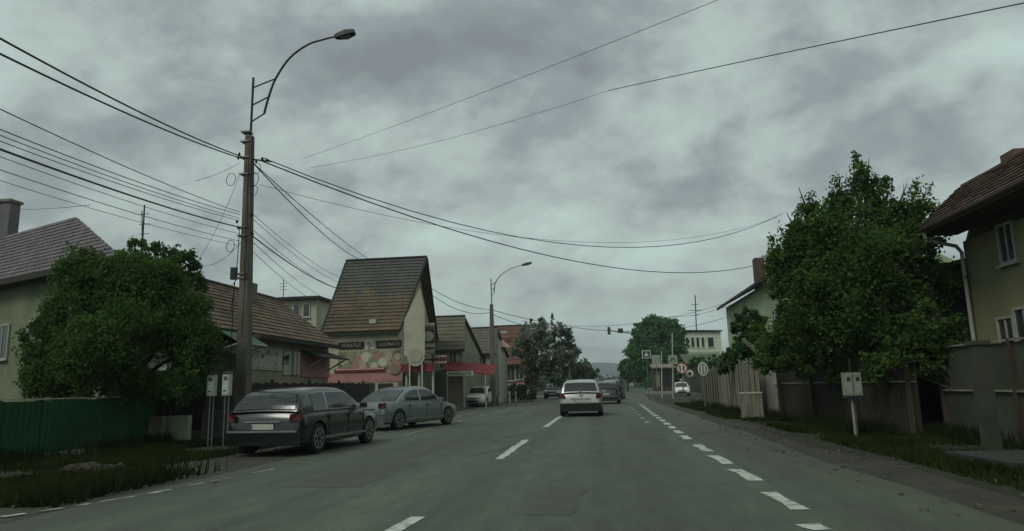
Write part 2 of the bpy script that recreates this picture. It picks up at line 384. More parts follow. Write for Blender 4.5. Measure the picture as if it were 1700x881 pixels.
# ------------------------------------------------------------------ trees
def leaves_obj(name, C, size, m, parent, aspect=.6):
    n = len(C); P = np.asarray(C, dtype=np.float64)
    off = Vector((0, 0, 0)); p = parent
    while p is not None: off += p.location; p = p.parent
    P = P - np.array(off)
    A = RNG.normal(size=(n, 3)); A /= np.linalg.norm(A, axis=1)[:, None]
    B = RNG.normal(size=(n, 3)); B -= (B * A).sum(1)[:, None] * A; B /= np.linalg.norm(B, axis=1)[:, None]
    s = size * RNG.uniform(.55, 1.25, n)[:, None]
    V = np.empty((n, 4, 3)); V[:, 0] = P - A * s; V[:, 1] = P + B * s * aspect; V[:, 2] = P + A * s; V[:, 3] = P - B * s * aspect
    me = bpy.data.meshes.new(name); me.vertices.add(4 * n); me.vertices.foreach_set('co', V.ravel())
    me.loops.add(4 * n); me.loops.foreach_set('vertex_index', np.arange(4 * n, dtype=np.int32))
    me.polygons.add(n); me.polygons.foreach_set('loop_start', np.arange(0, 4 * n, 4, dtype=np.int32)); me.update(calc_edges=True)
    me.materials.append(m); o = bpy.data.objects.new(name, me); COL.objects.link(o); o.parent = parent
    return o
def blob(c, r, n, clump=.33):
    """leaf centres gathered in small clumps through an uneven ball"""
    c = np.array(c); r = np.array(r if hasattr(r, '__len__') else (r, r, r)); k = max(6, n // 60)
    D = RNG.normal(size=(k, 3)); D /= np.linalg.norm(D, axis=1)[:, None]
    rad = .35 + .65 * RNG.random(k) ** .45
    cc = c + D * rad[:, None] * r
    idx = RNG.integers(0, k, n); cl = clump * float(r.mean()) * RNG.uniform(.35, 1.2, k)
    return cc[idx] + RNG.normal(size=(n, 3)) * cl[idx][:, None] * .5
def tree(label, base, lobes, m, size=.09, dens=1.0, name='leafy_tree', cat='tree', shoots=(), trunk_r=.14, group=None, m2=None, fork=None, gap=None):
    base = Vector(base); t = thing(name, label, cat, base, group=group)
    C = []
    for (c, r, n) in lobes: C.append(blob(c, r, int(n * dens)))
    for (p, q, n, w) in shoots:
        p = np.array(p); q = np.array(q) + RNG.normal(size=3) * np.array((.16, .16, .06)); n = int(n * RNG.uniform(.35, 1.05)); f = RNG.random(n)[:, None] ** .8
        C.append(p + (q - p) * f + RNG.normal(size=(n, 3)) * w * (1.25 - .8 * f) * RNG.uniform(.8, 1.7))
    C = np.concatenate(C); C = C[C[:, 2] > .15]
    if gap is not None:      # a hole in the crown, a tunnel cut along the camera's line of sight
        p_, q_, rad_ = np.array(gap[0]), np.array(gap[1]), gap[2]; ax = (q_ - p_) / np.linalg.norm(q_ - p_)
        w_ = C - p_; dist = np.linalg.norm(w_ - (w_ @ ax)[:, None] * ax, axis=1); C = C[dist > rad_ * RNG.uniform(.75, 1.25, len(C))]
    leaves_obj('crown', C, size, m, t)
    tb = MB(); cen = Vector(np.mean([np.array(c) for c, _, _ in lobes], axis=0)); top = fork or Vector((base.x * .6 + cen.x * .4, base.y * .6 + cen.y * .4, max(base.z + .8, base.z + (cen.z - base.z) * .5)))
    k = 7; tb.tube([base.lerp(top, i / k) + Vector((.05 * math.sin(i * 1.3), .04 * math.cos(i * 1.7), 0)) * (i / k) for i in range(k + 1)], [trunk_r * (1.25 if i == 0 else 1 - .35 * i / k) for i in range(k + 1)], 10)
    for (c, r, n) in lobes:
        c = Vector(c); mid = top.lerp(c, .5) + Vector((random.uniform(-.15, .15), random.uniform(-.15, .15), .1))
        tb.tube([top, mid, c, c.lerp(mid, -.35)], [trunk_r * .5, trunk_r * .3, trunk_r * .16, .008], 6)
        for _ in range(3):
            rr = r if not hasattr(r, '__len__') else r[0]
            q = c + Vector((random.uniform(-1, 1), random.uniform(-1, 1), random.uniform(-.4, 1))) * rr * .8
            tb.tube([mid.lerp(c, random.uniform(.3, 1)), q], [trunk_r * .14, .006], 4)
    for (p, q, n, w) in shoots: tb.tube([p, q], [.018, .005], 4)
    tb.build('trunk', BARK, t, smooth=True)
    return t
def px_lobes(rows, Y, dens=1.0):
    out = []
    for (px, py, rp, dy) in rows:
        yy = Y + dy; r = rp / FPX * yy; c = at(px, py, yy); out.append(((c.x, c.y, c.z), (r, r * .95, r), int(dens * 2600 * (r if r < 1.5 else 1.5))))
    return out

# big tree on the left, in front of the grey-roofed house
YL = 16.5
tree('big round dark green tree behind the green sheet fence', gp(215, 735) * .98, px_lobes([(330, 575, 40, .3), (320, 510, 30, .3), (175, 490, 66, 0), (245, 505, 66, .5), (122, 515, 50, .2), (75, 565, 40, 0), (150, 590, 62, -.4), (230, 600, 62, 0), (300, 545, 56, .3), (305, 620, 46, .2), (190, 555, 70, -.8), (85, 620, 48, 0), (140, 455, 44, 0), (215, 455, 42, .5), (270, 470, 40, .6)], YL, 2.9), L_DARK, .048, shoots=[(at(p, 450, YL), at(p + random.uniform(-8, 8), 415 + random.uniform(-10, 10), YL), 130, .10) for p in (120, 160, 195, 230, 260)], gap=(at(264, 601, 14), at(264, 601, 20), .30))
tree('smaller speckled tree standing behind the big round tree, left of the lamp pole', gp(262, 715, 0), px_lobes([(225, 420, 26, 0), (262, 430, 32, .3), (300, 440, 30, 0), (320, 470, 24, 0), (270, 470, 40, 0), (215, 455, 30, 0), (310, 505, 34, 0)], 21.5, .8), L_MID, .075, shoots=[(at(p, 430, 21.5), at(p + 3, q, 21.5), 50, .07) for p, q in ((215, 398), (240, 405), (275, 405), (290, 405), (305, 412), (320, 440))])

hedge_rows = [(px_, 636 + 4 * math.sin(px_ * .07), 34, 0) for px_ in range(70, 340, 26)]
tree('dark hedge row directly behind the green sheet fence under the big round tree', (at(150, 640, 18.3).x, 18.3, 0), px_lobes(hedge_rows, 18.3, .8), L_DARK, .06, name='hedge_row', cat='hedge', trunk_r=.05, fork=Vector((at(150, 640, 18.3).x, 18.3, .6)), gap=(at(264, 596, 14), at(264, 596, 20), .36))
# right trees
YR = 19.5
sh = [(1425, 262), (1418, 285), (1440, 280), (1395, 300), (1450, 300), (1380, 318), (1480, 300), (1500, 310), (1520, 322), (1536, 330), (1330, 330), (1322, 350), (1340, 345), (1300, 385), (1282, 398), (1462, 300), (1405, 290), (1368, 345), (1312, 372)]
tree('tall wide dark tree with upright shoots left of the beige house', (6.9, 20.2, 0), px_lobes([(1425, 388, 58, 0), (1372, 412, 56, 0), (1480, 396, 52, .3), (1395, 335, 20, 0), (1322, 385, 16, .2), (1340, 350, 12, 0), (1490, 345, 14, 0), (1440, 310, 13, 0), (1345, 440, 54, .2), (1420, 440, 74, -.6), (1500, 440, 60, 0), (1380, 500, 72, -.5), (1460, 520, 70, -.5), (1345, 505, 52, .5), (1350, 540, 46, 0), (1425, 555, 50, 0), (1520, 380, 42, .5), (1500, 560, 50, 0), (1305, 430, 28, .6), (1335, 390, 26, .3), (1455, 342, 16, 0), (1520, 352, 14, .2), (1312, 530, 30, 1), (1300, 480, 16, 2), (1285, 445, 16, 1), (1310, 405, 15, .5), (1275, 600, 22, 2), (1320, 600, 26, 1), (1385, 610, 24, .4), (1500, 605, 30, 0), (1258, 560, 18, 4), (1300, 580, 26, 1.5), (1350, 595, 24, .5), (1420, 605, 26, .2), (1460, 600, 26, 0), (1540, 470, 46, .3), (1285, 565, 26, 2), (1395, 545, 46, .6), (1320, 470, 40, .8)], YR, 1.55), L_DARK, .055,
     shoots=[(at(p + random.uniform(-6, 6), q + 85, YR), at(p, q - 6, YR), 420, .12) for p, q in sh], trunk_r=.2)
tree('bushy tree spilling over the plank fence before the two-storey house', (7.4, 31, 0), px_lobes([(1225, 582, 22, 0), (1252, 575, 22, 0), (1240, 600, 24, 0), (1280, 600, 22, -1), (1215, 605, 20, 0), (1225, 555, 13, 0), (1285, 572, 18, -1), (1240, 560, 13, 0), (1220, 535, 14, 0), (1245, 525, 14, 0), (1262, 545, 18, 0)], 31, .6), L_MID, .10, name='leafy_tree')
tree('low dark shrub hanging over the wire fence beside the beige house', (8.0, 16.2, 0), px_lobes([(1540, 545, 36, 0), (1580, 560, 34, -.3), (1500, 590, 30, 0), (1550, 590, 36, 0), (1600, 600, 28, -.4), (1450, 610, 30, 1)], 16.8, .8), L_DARK, .06, name='garden_shrub', cat='shrub', trunk_r=.06)
tree('round bright green tree behind the road signs', (11.4, 125, 0), px_lobes([(1095, 565, 34, 0), (1075, 560, 26, 0), (1112, 560, 24, 0), (1065, 590, 26, 0), (1100, 595, 36, -1), (1118, 590, 26, 0), (1085, 545, 18, 0), (1110, 545, 16, 0), (1060, 612, 18, 0), (1082, 615, 22, -1), (1122, 612, 20, 0)], 125, .85), L_BR, .34, trunk_r=.4, name='round_tree')
tree('low trimmed bushes before the white building', (14.5, 84, 0), px_lobes([(1165, 600, 8, 0), (1185, 598, 8, 0), (1150, 602, 8, 0), (1205, 602, 12, -4)], 84, .4), L_BR, .16, name='garden_shrub', cat='shrub', trunk_r=.08)
# left far blossom tree and its neighbours
tree('greyish tree with pale blossom beyond the second lamp post', (-6.7, 64, 0), px_lobes([(880, 560, 24, 0), (905, 552, 24, 0), (930, 562, 20, 0), (870, 585, 24, 0), (905, 590, 30, -1), (940, 590, 22, 0), (890, 615, 26, 0), (925, 615, 24, -1)], 64, .33), L_GREY, .17, trunk_r=.2, name='blossom_tree', shoots=[(at(p, 550, 64), at(p + 2, q, 64), 60, .16) for p, q in ((882, 528), (900, 526), (915, 522), (930, 534), (944, 545))])
t = [o for o in COL.objects if o.name.startswith('blossom_tree')][0]
leaves_obj('blossom', np.concatenate([blob(tuple(at(px_, py_, 63)), .75, 260) for px_, py_ in ((873, 545), (895, 538), (915, 545), (935, 553), (880, 560), (905, 560), (948, 575), (890, 575), (866, 558))]), .11, L_BLOS, t)
for i, (rows, Y, lab) in enumerate((
    ([(952, 605, 20, 0), (948, 628, 16, 0), (965, 615, 14, 0)], 85, 'dark green bush just left of the white car being followed'),
    ([(975, 612, 13, 0), (985, 618, 10, 0), (968, 622, 12, 0)], 120, 'small far bush above the roof of the white car ahead'),
    ([(1040, 612, 12, 0), (1050, 605, 12, 0), (1045, 622, 9, 0)], 130, 'far roadside trees at the end of the road, right of the dark cars'))):
    c = at(rows[0][0], rows[0][1], Y); tree(lab, (c.x, Y, 0), px_lobes(rows, Y, .2), L_FAR if i else L_GREY, .26 + .1 * i, trunk_r=.2, name='roadside_tree')
# low planting beside the left kerb
for i, (p, Y) in enumerate(((845, 66), (860, 62), (876, 60), (758, 50), (770, 52))):
    c = at(p, 648, Y)
    tree(['dark hedge clump beneath the blossom tree, leftmost', 'dark hedge clump beneath the blossom tree, middle one', 'dark hedge clump beneath the blossom tree, nearest the road', 'dark bush beside the shop left of the small white car', 'dark bush touching the small white car'][i], (c.x, Y, 0), [((c.x, Y, .8), (.8, .8, .75), 1500)], L_FAR, .10, name='hedge_clump', cat='shrub', trunk_r=.04)

# hills and distance
def ridge(name, Y, rows, m, depth=600):
    vs = []; n = len(rows)
    P = [at(px, py, Y) for px, py in rows]
    vs = [(p.x, Y, p.z) for p in P] + [(p.x, Y - depth * .45, -2) for p in P] + [(p.x, Y + depth, -2) for p in P]
    fs = [(i, i + 1, n + i + 1, n + i) for i in range(n - 1)] + [(i + 1, i, 2 * n + i, 2 * n + i + 1) for i in range(n - 1)]
    return MB().add(vs, fs).build(name, m, kind='structure', smooth=True)
rr = random.Random(3)
ridge('hills', 1800, [(x, 612 - 9 * math.exp(-((x - 1000) / 60) ** 2) - 10 * math.exp(-((x - 500) / 300) ** 2) - 14 * math.exp(-((x - 1500) / 300) ** 2) + rr.uniform(-1, 1) - (x - 1000) * .022) for x in range(-900, 2900, 12)], HILL)
b = []
for i in range(760):
    x = random.uniform(-900, 3000); 
    Y = random.uniform(200, 420); gap = 975 < x < 1052; Y = Y + 120 * gap; c = at(x, 640, Y); hgt = random.uniform(4.5, 8.5) * (1.15 if gap else 1.2)
    b.append(((c.x, Y, hgt * .5), (hgt * .6, hgt * .6, hgt * .55), 230))
C = np.concatenate([blob(c, r, n) for c, r, n in b]); C = C[C[:, 2] > 0]
tag(leaves_obj('woodland', C, .75, L_FAR, None), 'distant belt of trees along the end of the road', kind='stuff')

# ------------------------------------------------------------------ buildings
def quadpt(a, b_, c, d, u, v):
    return a.lerp(b_, u).lerp(d.lerp(c, u), v)
def roof_plane(a, b_, c, d, m, parent, rows, cols, thick=.1, name='roof', lift=.035, upper=None, cut=.5):
    """a-b eave, d-c ridge (d above a). slab plus a course of tiles on it"""
    a, b_, c, d = map(Vector, (a, b_, c, d)); n = (b_ - a).cross(d - a).normalized()
    if n.z < 0: n = -n
    s = MB().prism([a, b_, c, d], -n * thick); o = s.build(name, m, parent)
    t = MB(); t2 = MB()
    for r in range(rows):
        v0, v1 = r / rows, (r + 1) / rows
        for k in range(cols):
            u0, u1 = k / cols, (k + .93) / cols
            j = random.uniform(0, .012)
            p = [quadpt(a, b_, c, d, u, v) for u, v in ((u0, v0), (u1, v0), (u1, v1), (u0, v1))]
            q = [p[0] + n * (lift + j), p[1] + n * (lift + j), p[2] + n * .006, p[3] + n * .006, p[0] + n * .001, p[1] + n * .001]
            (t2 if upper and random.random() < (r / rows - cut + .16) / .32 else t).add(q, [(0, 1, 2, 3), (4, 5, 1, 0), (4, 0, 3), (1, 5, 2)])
    t.build('roof_tiles', m, o, kind='stuff')
    if upper: t2.build('roof_tiles', upper, o, kind='stuff')
    return o
def window(parent, c, w, h, normal, frame=TRIML, glass=GLASS, cross=True, depth=.06, fr=.06, name='window', muntin=0):
    """framed pane standing on a wall whose outward direction is normal (horizontal)"""
    n = Vector(normal).normalized(); s = Vector((-n.y, n.x, 0)); c = Vector(c); a = math.atan2(s.y, s.x)
    f = MB()
    for sx in (-1, 1): f.box(c + s * sx * (w / 2 - fr / 2) + n * depth / 2, (fr, depth, h - 2 * fr - .004), a)
    for sz in (-1, 1): f.box(c + Vector((0, 0, sz * (h / 2 - fr / 2))) + n * depth / 2, (w, depth, fr), a)
    if cross: f.box(c + n * depth * .42, (fr * .7, depth * .7, h - 2 * fr - .006), a)
    if muntin: f.box(c + n * depth * .38 + Vector((0, 0, h * .18)), (w - 2 * fr - .004, depth * .6, fr * .6), a)
    o = f.build(name, frame, parent)
    MB().box(c + n * .012, (w - fr, .018, h - fr), a).build('pane', glass, o)
    MB().box(c + Vector((0, 0, -h / 2 - .035)) + n * .06, (w + .12, .14, .05), a).build('sill', frame, o)
    return o

# --- left grey-roofed house
hl = thing('grey_roofed_house', 'low pale green house with grey hipped roof at far left', 'house', at(205, 560, 23) * 1 - Vector((0, 0, at(205, 560, 23).z)))
cr = at(212, 428, 23); dirl = Vector((-math.sin(math.radians(66)), math.cos(math.radians(66)), 0)); back = Vector((-dirl.y, dirl.x, 0)) * -1
if back.y < 0: back = -back
Lh = 15.0
ez = cr.z; cA = Vector((cr.x, cr.y, ez)); cB = cA + dirl * Lh; cB.z = ez
apex = at(125, 360, 23 + 3.2); ap = Vector((apex.x, apex.y, apex.z)); rl = ap + dirl * 9.0; 
front = -back
roof_plane(cB + front * .5, cA + front * .5 - dirl * .3, ap, rl, ROOFG, hl, 14, 44)
sd_ = Vector((-.545, .838, 0)); cC = cA + sd_ * 6.5; cD = cB + back * 6.5
roof_plane(cA + front * .5 - dirl * .3, cC - dirl * .3, ap + Vector((0, 0, .001)), ap + Vector((0, .01, .001)), ROOFG, hl, 12, 20)
w = MB()
foot = [cA - Vector((0, 0, ez)), cB - Vector((0, 0, ez)), cD - Vector((0, 0, ez)), cC - Vector((0, 0, ez))]
w.prism(foot, (0, 0, ez - .16)); w.build('wall', mat('wall_moss', (.17, .20, .115), .9, c2=(.105, .13, .07), scale=.8, bump=.15, fine=.06), hl)
MB().box((cA + cB) / 2 + front * .25 - Vector((0, 0, .22)), (Lh + .5, .62, .1), math.atan2(dirl.y, dirl.x)).build('soffit', TRIMD, hl)
ft = MB(); ft.box((cA + cB) / 2 + front * .56 - Vector((0, 0, .14)), (Lh + .6, .1, .26), math.atan2(dirl.y, dirl.x)); ft.build('gutter', TRIMD, hl)
for k, u in enumerate((6.2, 9.0, 11.8)):
    p = cA + dirl * u + front * .02; p.z = 3.7
    window(hl, p, 1.2, 1.5, front)
ch = at(10, 400, 29); cht = at(10, 338, 29)
c_ = MB(); c_.span((ch.x - .31, 28.7, 5.0), (ch.x + .31, 29.3, cht.z)); co = c_.build('chimney', ROOFG, hl)
MB().span((ch.x - .38, 28.62, cht.z), (ch.x + .38, 29.38, cht.z + .13)).build('chimney_cap', CONCB, co)
# --- green sheet fence, gate pillar, walls
fx = -12.2
fn = thing('green_fence', 'green metal sheet fence with thin top rail at far left', 'fence', (fx, 13, 0))
yy = 9.0; i = 0
while yy < 17.2:
    MB().span((fx - .02, yy + .012, .12), (fx + .02, yy + .988, 1.25 + .01 * math.sin(i))).build('sheet', GREENM, fn)
    MB().span((fx - .09, yy - .03, 0), (fx - .03, yy + .03, 1.3)).build('post', DKMET, fn)
    for k in range(4):
        pass
    yy += 1.0; i += 1
rb = MB()
y = 9.06
while y < 17.1: rb.span((fx + .021, y, .14), (fx + .036, y + .03, 1.22)); y += .16
rb.build('ribs', GREENM, fn, kind='stuff')
MB().span((fx - .035, 9, 1.27), (fx + .035, 17.1, 1.30)).build('top_rail', TRIML, fn)
pr = at(198, 640, 17.6)
pl = thing('gate_pillar', 'tall pale square concrete gate pillar at end of green fence', 'pillar', (pr.x, 17.6, 0))
MB().span((pr.x - .17, 17.43, 0), (pr.x + .17, 17.77, at(200, 618, 17.6).z)).build('shaft', CONCB, pl)
MB().span((pr.x - .22, 17.38, at(200, 618, 17.6).z), (pr.x + .22, 17.82, at(200, 618, 17.6).z + .09)).build('cap', CONCB, pl)
wl = [(208, 272, 692, 'pale low concrete wall right of the tall gate pillar'), (278, 315, 690, 'greenish low wall section between the two pale ones'), (338, 382, 682, 'low grey wall stub under the two meter boxes')]
for i, (a, c, t_, lab) in enumerate(wl):
    Y = 17.8 + .5 * i; p, q, tp = at(a, 700, Y), at(c, 700, Y), at(a, t_, Y)
    o = MB().span((p.x, Y - .1, -.02), (q.x, Y + .1, tp.z)).build('low_wall', [CONCB, WALLG, CONC][i], None); tag(o, lab, 'wall')
# dark slatted gate / carport behind
p, q = at(212, 600, 18.9), at(345, 600, 18.9)
gt = thing('slatted_gate', 'dark slatted yard gate behind the low walls left of the pole', 'gate', (p.x, 18.9, 0))
n = 16
for k in range(n):
    x0 = p.x + (q.x - p.x) * k / n; MB().span((x0 + .01, 18.88, .3), (x0 + (q.x - p.x) / n - .012, 18.92, 2.0 + .02 * (k % 3))).build('board', WOODD, gt)
for z in (.5, 1.75): MB().span((p.x, 18.93, z), (q.x, 18.98, z + .09)).build('rail', WOODD, gt)
# pale sign / window seen through the tree
c0, c1 = at(246, 586, 19.8), at(284, 622, 19.8)
sw = thing('garden_shed', 'dark shed with one bright white window seen below the big tree', 'shed', ((c0.x + c1.x) / 2, 21, 0))
MB().span((c0.x - 1.2, 19.9, 0), (c1.x + 1.0, 22.5, 2.6)).build('wall', WALLD, sw)
window(sw, ((c0.x + c1.x) / 2, 19.88, (c0.z + c1.z) / 2), abs(c1.x - c0.x), abs(c0.z - c1.z), (0, -1, 0), WHITEB, mat('curtain', (.45, .5, .42), .8, c2=(.10, .12, .09), scale=9, lo=.45, hi=.52), fr=.05, muntin=1)
roof_plane((c0.x - 1.5, 19.6, 2.6), (c1.x + 1.3, 19.6, 2.6), (c1.x + 1.3, 22.8, 3.3), (c0.x - 1.5, 22.8, 3.3), ROOFO, sw, 8, 14)
# meter boxes
for i, (a, b0, b1, base, lab) in enumerate(((353, 622, 657, 712, 'left one of two white meter boxes on posts beside the big pole'), (378, 620, 656, 714, 'right one of two white meter boxes on posts, nearest the pole'))):
    Y = 16.8; p = at(a, b0, Y); q = at(a, b1, Y); w_ = .09
    o = thing('meter_box', lab, 'meter box', (p.x, Y, 0), group=None)
    MB().span((p.x - w_, Y - .08, q.z), (p.x + w_, Y + .08, p.z)).build('cabinet', WHITEP, o)
    MB().span((p.x - w_ + .02, Y - .09, q.z + .03), (p.x + w_ - .02, Y - .082, p.z - .03)).build('door', WHITEP, o)
    MB().span((p.x - .045, Y - .098, p.z - .16), (p.x + .045, Y - .0905, p.z - .07)).build('meter_glass', GLASS, o); MB().span((p.x - .05, Y - .096, q.z + .10), (p.x + .03, Y - .0905, q.z + .13)).build('name_plate', SIGNK, o)
    MB().prism([(p.x - w_ - .02, Y - .11, p.z), (p.x + w_ + .02, Y - .11, p.z), (p.x + w_ + .02, Y + .1, p.z + .05), (p.x - w_ - .02, Y + .1, p.z + .05)], (0, 0, .012)).build('cover', DKMET, o)
    for s in (-.05, .05): MB().tube([(p.x + s, Y + .02, 0), (p.x + s, Y + .02, q.z)], .018, 8).build('leg', STEEL, o)
# --- long low house along road (left middle)
X1 = -12.4
lh = thing('low_tiled_house', 'long low ochre house with brown tiled roof behind the lamp pole', 'house', (X1, 24, 0))
Ya, Yb = atX(332, 560, X1).y, atX(546, 560, X1).y
ev = 3.35
MB().span((X1 - 5.0, Ya, 0), (X1, Yb, ev - .02)).build('wall', WALLO, lh)
rz_ = atX(400, 482, X1 - 2.5).z
roof_plane((X1 + .45, Ya - .4, ev), (X1 + .45, Yb + .1, ev), (X1 - 2.5, Yb + .1, rz_), (X1 - 2.5, Ya - .4, rz_), ROOFB, lh, 13, 40)
roof_plane((X1 - 5.4, Ya - .4, ev), (X1 - 5.4, Yb + .1, ev), (X1 - 2.5, Yb + .1, rz_ - .003), (X1 - 2.5, Ya - .4, rz_ - .003), ROOFB, lh, 6, 20)
for yy in (Ya + .02, Yb - .14): MB().prism([(X1 - 5.0, yy, ev - .02), (X1 - .002, yy, ev - .02), (X1 - 2.5, yy, rz_ - .18)], (0, .12, 0)).build('gable', WALLO, lh)
MB().span((X1 + .46, Ya - .4, ev - .16), (X1 + .56, Yb + .1, ev - .03)).build('gutter', TRIMD, lh)
MB().span((X1 - 2.56, Ya - .38, rz_ + .02), (X1 - 2.44, Yb + .08, rz_ + .09)).build('ridge_cap', ROOFRT, lh)
cp = atX(413, 480, X1 - 1.9); co = MB().span((cp.x - .25, cp.y - .25, 3.9), (cp.x + .25, cp.y + .25, atX(413, 470, X1 - 1.9).z)).build('chimney', CONCB, lh)
# its shop windows and boards facing the road
def road_panel(parent, name, px0, py0, px1, py1, X, m, th=.05, kind=None):
    a, c = atX(px0, py0, X), atX(px1, py1, X); y0, y1 = sorted((a.y, c.y)); z1 = atX((px0 + px1) / 2, py0, X).z; z0 = atX((px0 + px1) / 2, py1, X).z
    return MB().span((X, y0, z0), (X + th, y1, z1)).build(name, m, parent)
f = road_panel(lh, 'shop_window', 416, 578, 466, 614, X1 + .001, TRIML, .05)
for (a, b1, c, d) in ((418, 581, 438, 594), (441, 580, 464, 590)): road_panel(f, 'pane', a, b1, c, d, X1 + .053, mat('poster_pale', (.30, .31, .23), .6, c2=(.10, .11, .08), scale=4, lo=.44, hi=.54), .012)
road_panel(f, 'pane', 419, 597, 463, 611, X1 + .053, mat('poster_letters', (.33, .34, .26), .6, c2=(.03, .03, .025), scale=6, lo=.36, hi=.42), .012)
f = road_panel(lh, 'door', 470, 583, 481, 622, X1 + .001, TRIML, .05); road_panel(f, 'pane', 471.5, 586, 479.5, 606, X1 + .053, GLASS, .01)
for a in (484, 490): road_panel(lh, 'pilaster', a, 584, a + 3, 622, X1 + .003, WALLS, .12)
road_panel(lh, 'shop_wall', 500, 590, 545, 626, X1 + .004, WALLP, .06)
road_panel(lh, 'window', 345, 560, 366, 592, X1 + .003, GREEND, .06)
aw = thing('canopy', 'dark sloping entrance canopy on the low ochre house, pale strut below', 'canopy', atX(515, 590, X1) - Vector((0, 0, atX(515, 590, X1).z)))
a0, a1 = atX(498, 583, X1), atX(545, 586, X1)
MB().prism([(X1 + .06, a0.y, a0.z), (X1 + .06, a1.y, a0.z), (X1 + 1.0, a1.y, a0.z - .3), (X1 + 1.0, a0.y, a0.z - .3)], (0, 0, .07)).build('roof', TRIMD, aw)
MB().tube([(X1 + .08, a0.y + .3, a0.z - .75), (X1 + .9, a0.y + .3, a0.z - .3)], .035, 6).build('strut', TRIML, aw)
MB().tube([(X1 + .08, a1.y - .3, a0.z - .75), (X1 + .9, a1.y - .3, a0.z - .3)], .035, 6).build('strut', TRIML, aw)
gs = thing('green_awning', 'faded green awning on the low house just left of the pole', 'awning', atX(365, 540, X1 + .6) - Vector((0, 0, atX(365, 540, X1 + .6).z)))
a0, a1 = atX(338, 520, X1), atX(388, 525, X1)
MB().prism([(X1 + .47, a0.y, 3.3), (X1 + .47, a1.y, 3.3), (X1 + 1.25, a1.y, 2.85), (X1 + 1.25, a0.y, 2.85)], (0, 0, .03)).build('cloth', GREEND, gs)
MB().tube([(X1 + 1.25, a0.y, 2.85), (X1 + 1.25, a1.y, 2.85)], .03, 6).build('front_bar', TRIML, gs)
for yy in (a0.y + .05, a1.y - .05): MB().tube([(X1 + .01, yy, 2.5), (X1 + 1.22, yy, 2.86)], .02, 6).build('bracket', TRIML, gs)
# dark hedge/fence before it
hf = thing('dark_fence', 'dark board fence behind the near parked car', 'fence', (-11.3, 24, 0))
y = 20.0
while y < 33:
    MB().span((-11.33, y, 0), (-11.29, y + .17, 1.62 + .03 * math.sin(y * 9))).build('board', WOODD, hf); y += .19
for k in range(5): MB().span((-11.42, 20 + k * 3.1, 0), (-11.34, 20.1 + k * 3.1, 1.75)).build('post', WOODB, hf)
# --- flat block behind
fb = thing('flat_roofed_block', 'small flat-roofed block with windows behind the low ochre house', 'building', at(488, 560, 48) - Vector((0, 0, at(488, 560, 48).z)))
a, c = at(448, 495, 48), at(526, 495, 48)
MB().span((a.x, 48, 0), (c.x, 53, a.z - .2)).build('wall', WALLS, fb)
MB().span((a.x - .3, 47.6, a.z - .2), (c.x + .3, 53.3, a.z)).build('roof', TRIMD, fb)
for k in range(4):
    u = a.x + .6 + k * (c.x - a.x - .9) / 3.6; window(fb, (u, 47.99, a.z - 1.0), .55, 1.0, (0, -1, 0), cross=False)
an = at(470, 495, 50); o = thing('roof_aerial', 'thin television aerial above the small flat-roofed block', 'aerial', (an.x, 50, an.z))
tp = at(470, 463, 50); MB().tube([(an.x, 50, an.z - .1), (an.x, 50, tp.z)], .03, 6).build('mast', DKMET, o)
for z in (.75, .6, .45): MB().tube([(an.x - .3, 50, an.z + (tp.z - an.z) * z), (an.x + .3, 50, an.z + (tp.z - an.z) * z)], .018, 5).build('rod', DKMET, o)

# --- steep gabled shop
YF = 39.0
gs_ = thing('steep_roofed_shop', 'shop with very steep dark tiled roof and painted front', 'shop', at(605, 640, YF) - Vector((0, 0, at(605, 640, YF).z)))
eR, eL = at(668, 549, YF), at(538, 552, YF); xr, xl = eR.x, eL.x; ez = (eR.z + eL.z) / 2
rR = at(707, 428, YF + 4.2); rL = at(576, 433, YF + 4.2); rz = (rR.z + rL.z) / 2
xr = -11.6; yb = YF + 8.4
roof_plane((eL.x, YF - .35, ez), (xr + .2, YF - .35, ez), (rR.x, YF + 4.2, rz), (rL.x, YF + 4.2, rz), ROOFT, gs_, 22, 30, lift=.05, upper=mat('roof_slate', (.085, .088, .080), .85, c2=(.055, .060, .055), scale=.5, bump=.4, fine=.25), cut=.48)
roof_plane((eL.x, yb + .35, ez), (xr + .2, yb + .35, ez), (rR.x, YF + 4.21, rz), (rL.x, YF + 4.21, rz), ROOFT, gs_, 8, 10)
MB().span((eL.x + .25, YF, 0), (xr, yb, ez - .12)).build('wall', WALLS, gs_)
MB().prism([(xr - .02, YF + .1, ez - .12), (xr - .02, yb - .1, ez - .12), (xr - .02, YF + 4.2, rz - .35)], (-.15, 0, 0)).build('gable', WALLS, gs_)
# rake boards and ridge
for yy in (YF - .4, yb + .4): MB().tube([(xr + .22, yy, ez - .03), (rR.x + .06, YF + 4.2, rz - .02)], .09, 6).build('rake_board', TRIMD, gs_)
MB().tube([(eL.x - .03, YF - .4, ez - .03), (rL.x - .03, YF + 4.2, rz + .02)], .07, 6).build('rake_board', TRIMD, gs_)
MB().tube([(rL.x - .05, YF + 4.2, rz + .05), (rR.x + .06, YF + 4.2, rz + .05)], .09, 6).build('ridge_cap', TRIMD, gs_)
MB().span((eL.x - .05, YF - .52, ez - .2), (xr + .2, YF - .4, ez - .06)).build('gutter', TRIMD, gs_)
p = at(621, 531, YF); rl_ = MB(); k_ = (p.z - ez) / (rz - ez); rp_ = Vector((p.x, YF - .35 + 4.55 * k_, p.z)); p = at(621, 534, rp_.y)
rl_.span((p.x - .2, rp_.y - .3, p.z - .12), (p.x + .2, rp_.y + .1, p.z + .12)); rl_.build('roof_light', TRIML, gs_)
window(gs_, (xr + .001, YF + 4.2, ez + 1.8), .9, 1.3, (1, 0, 0))
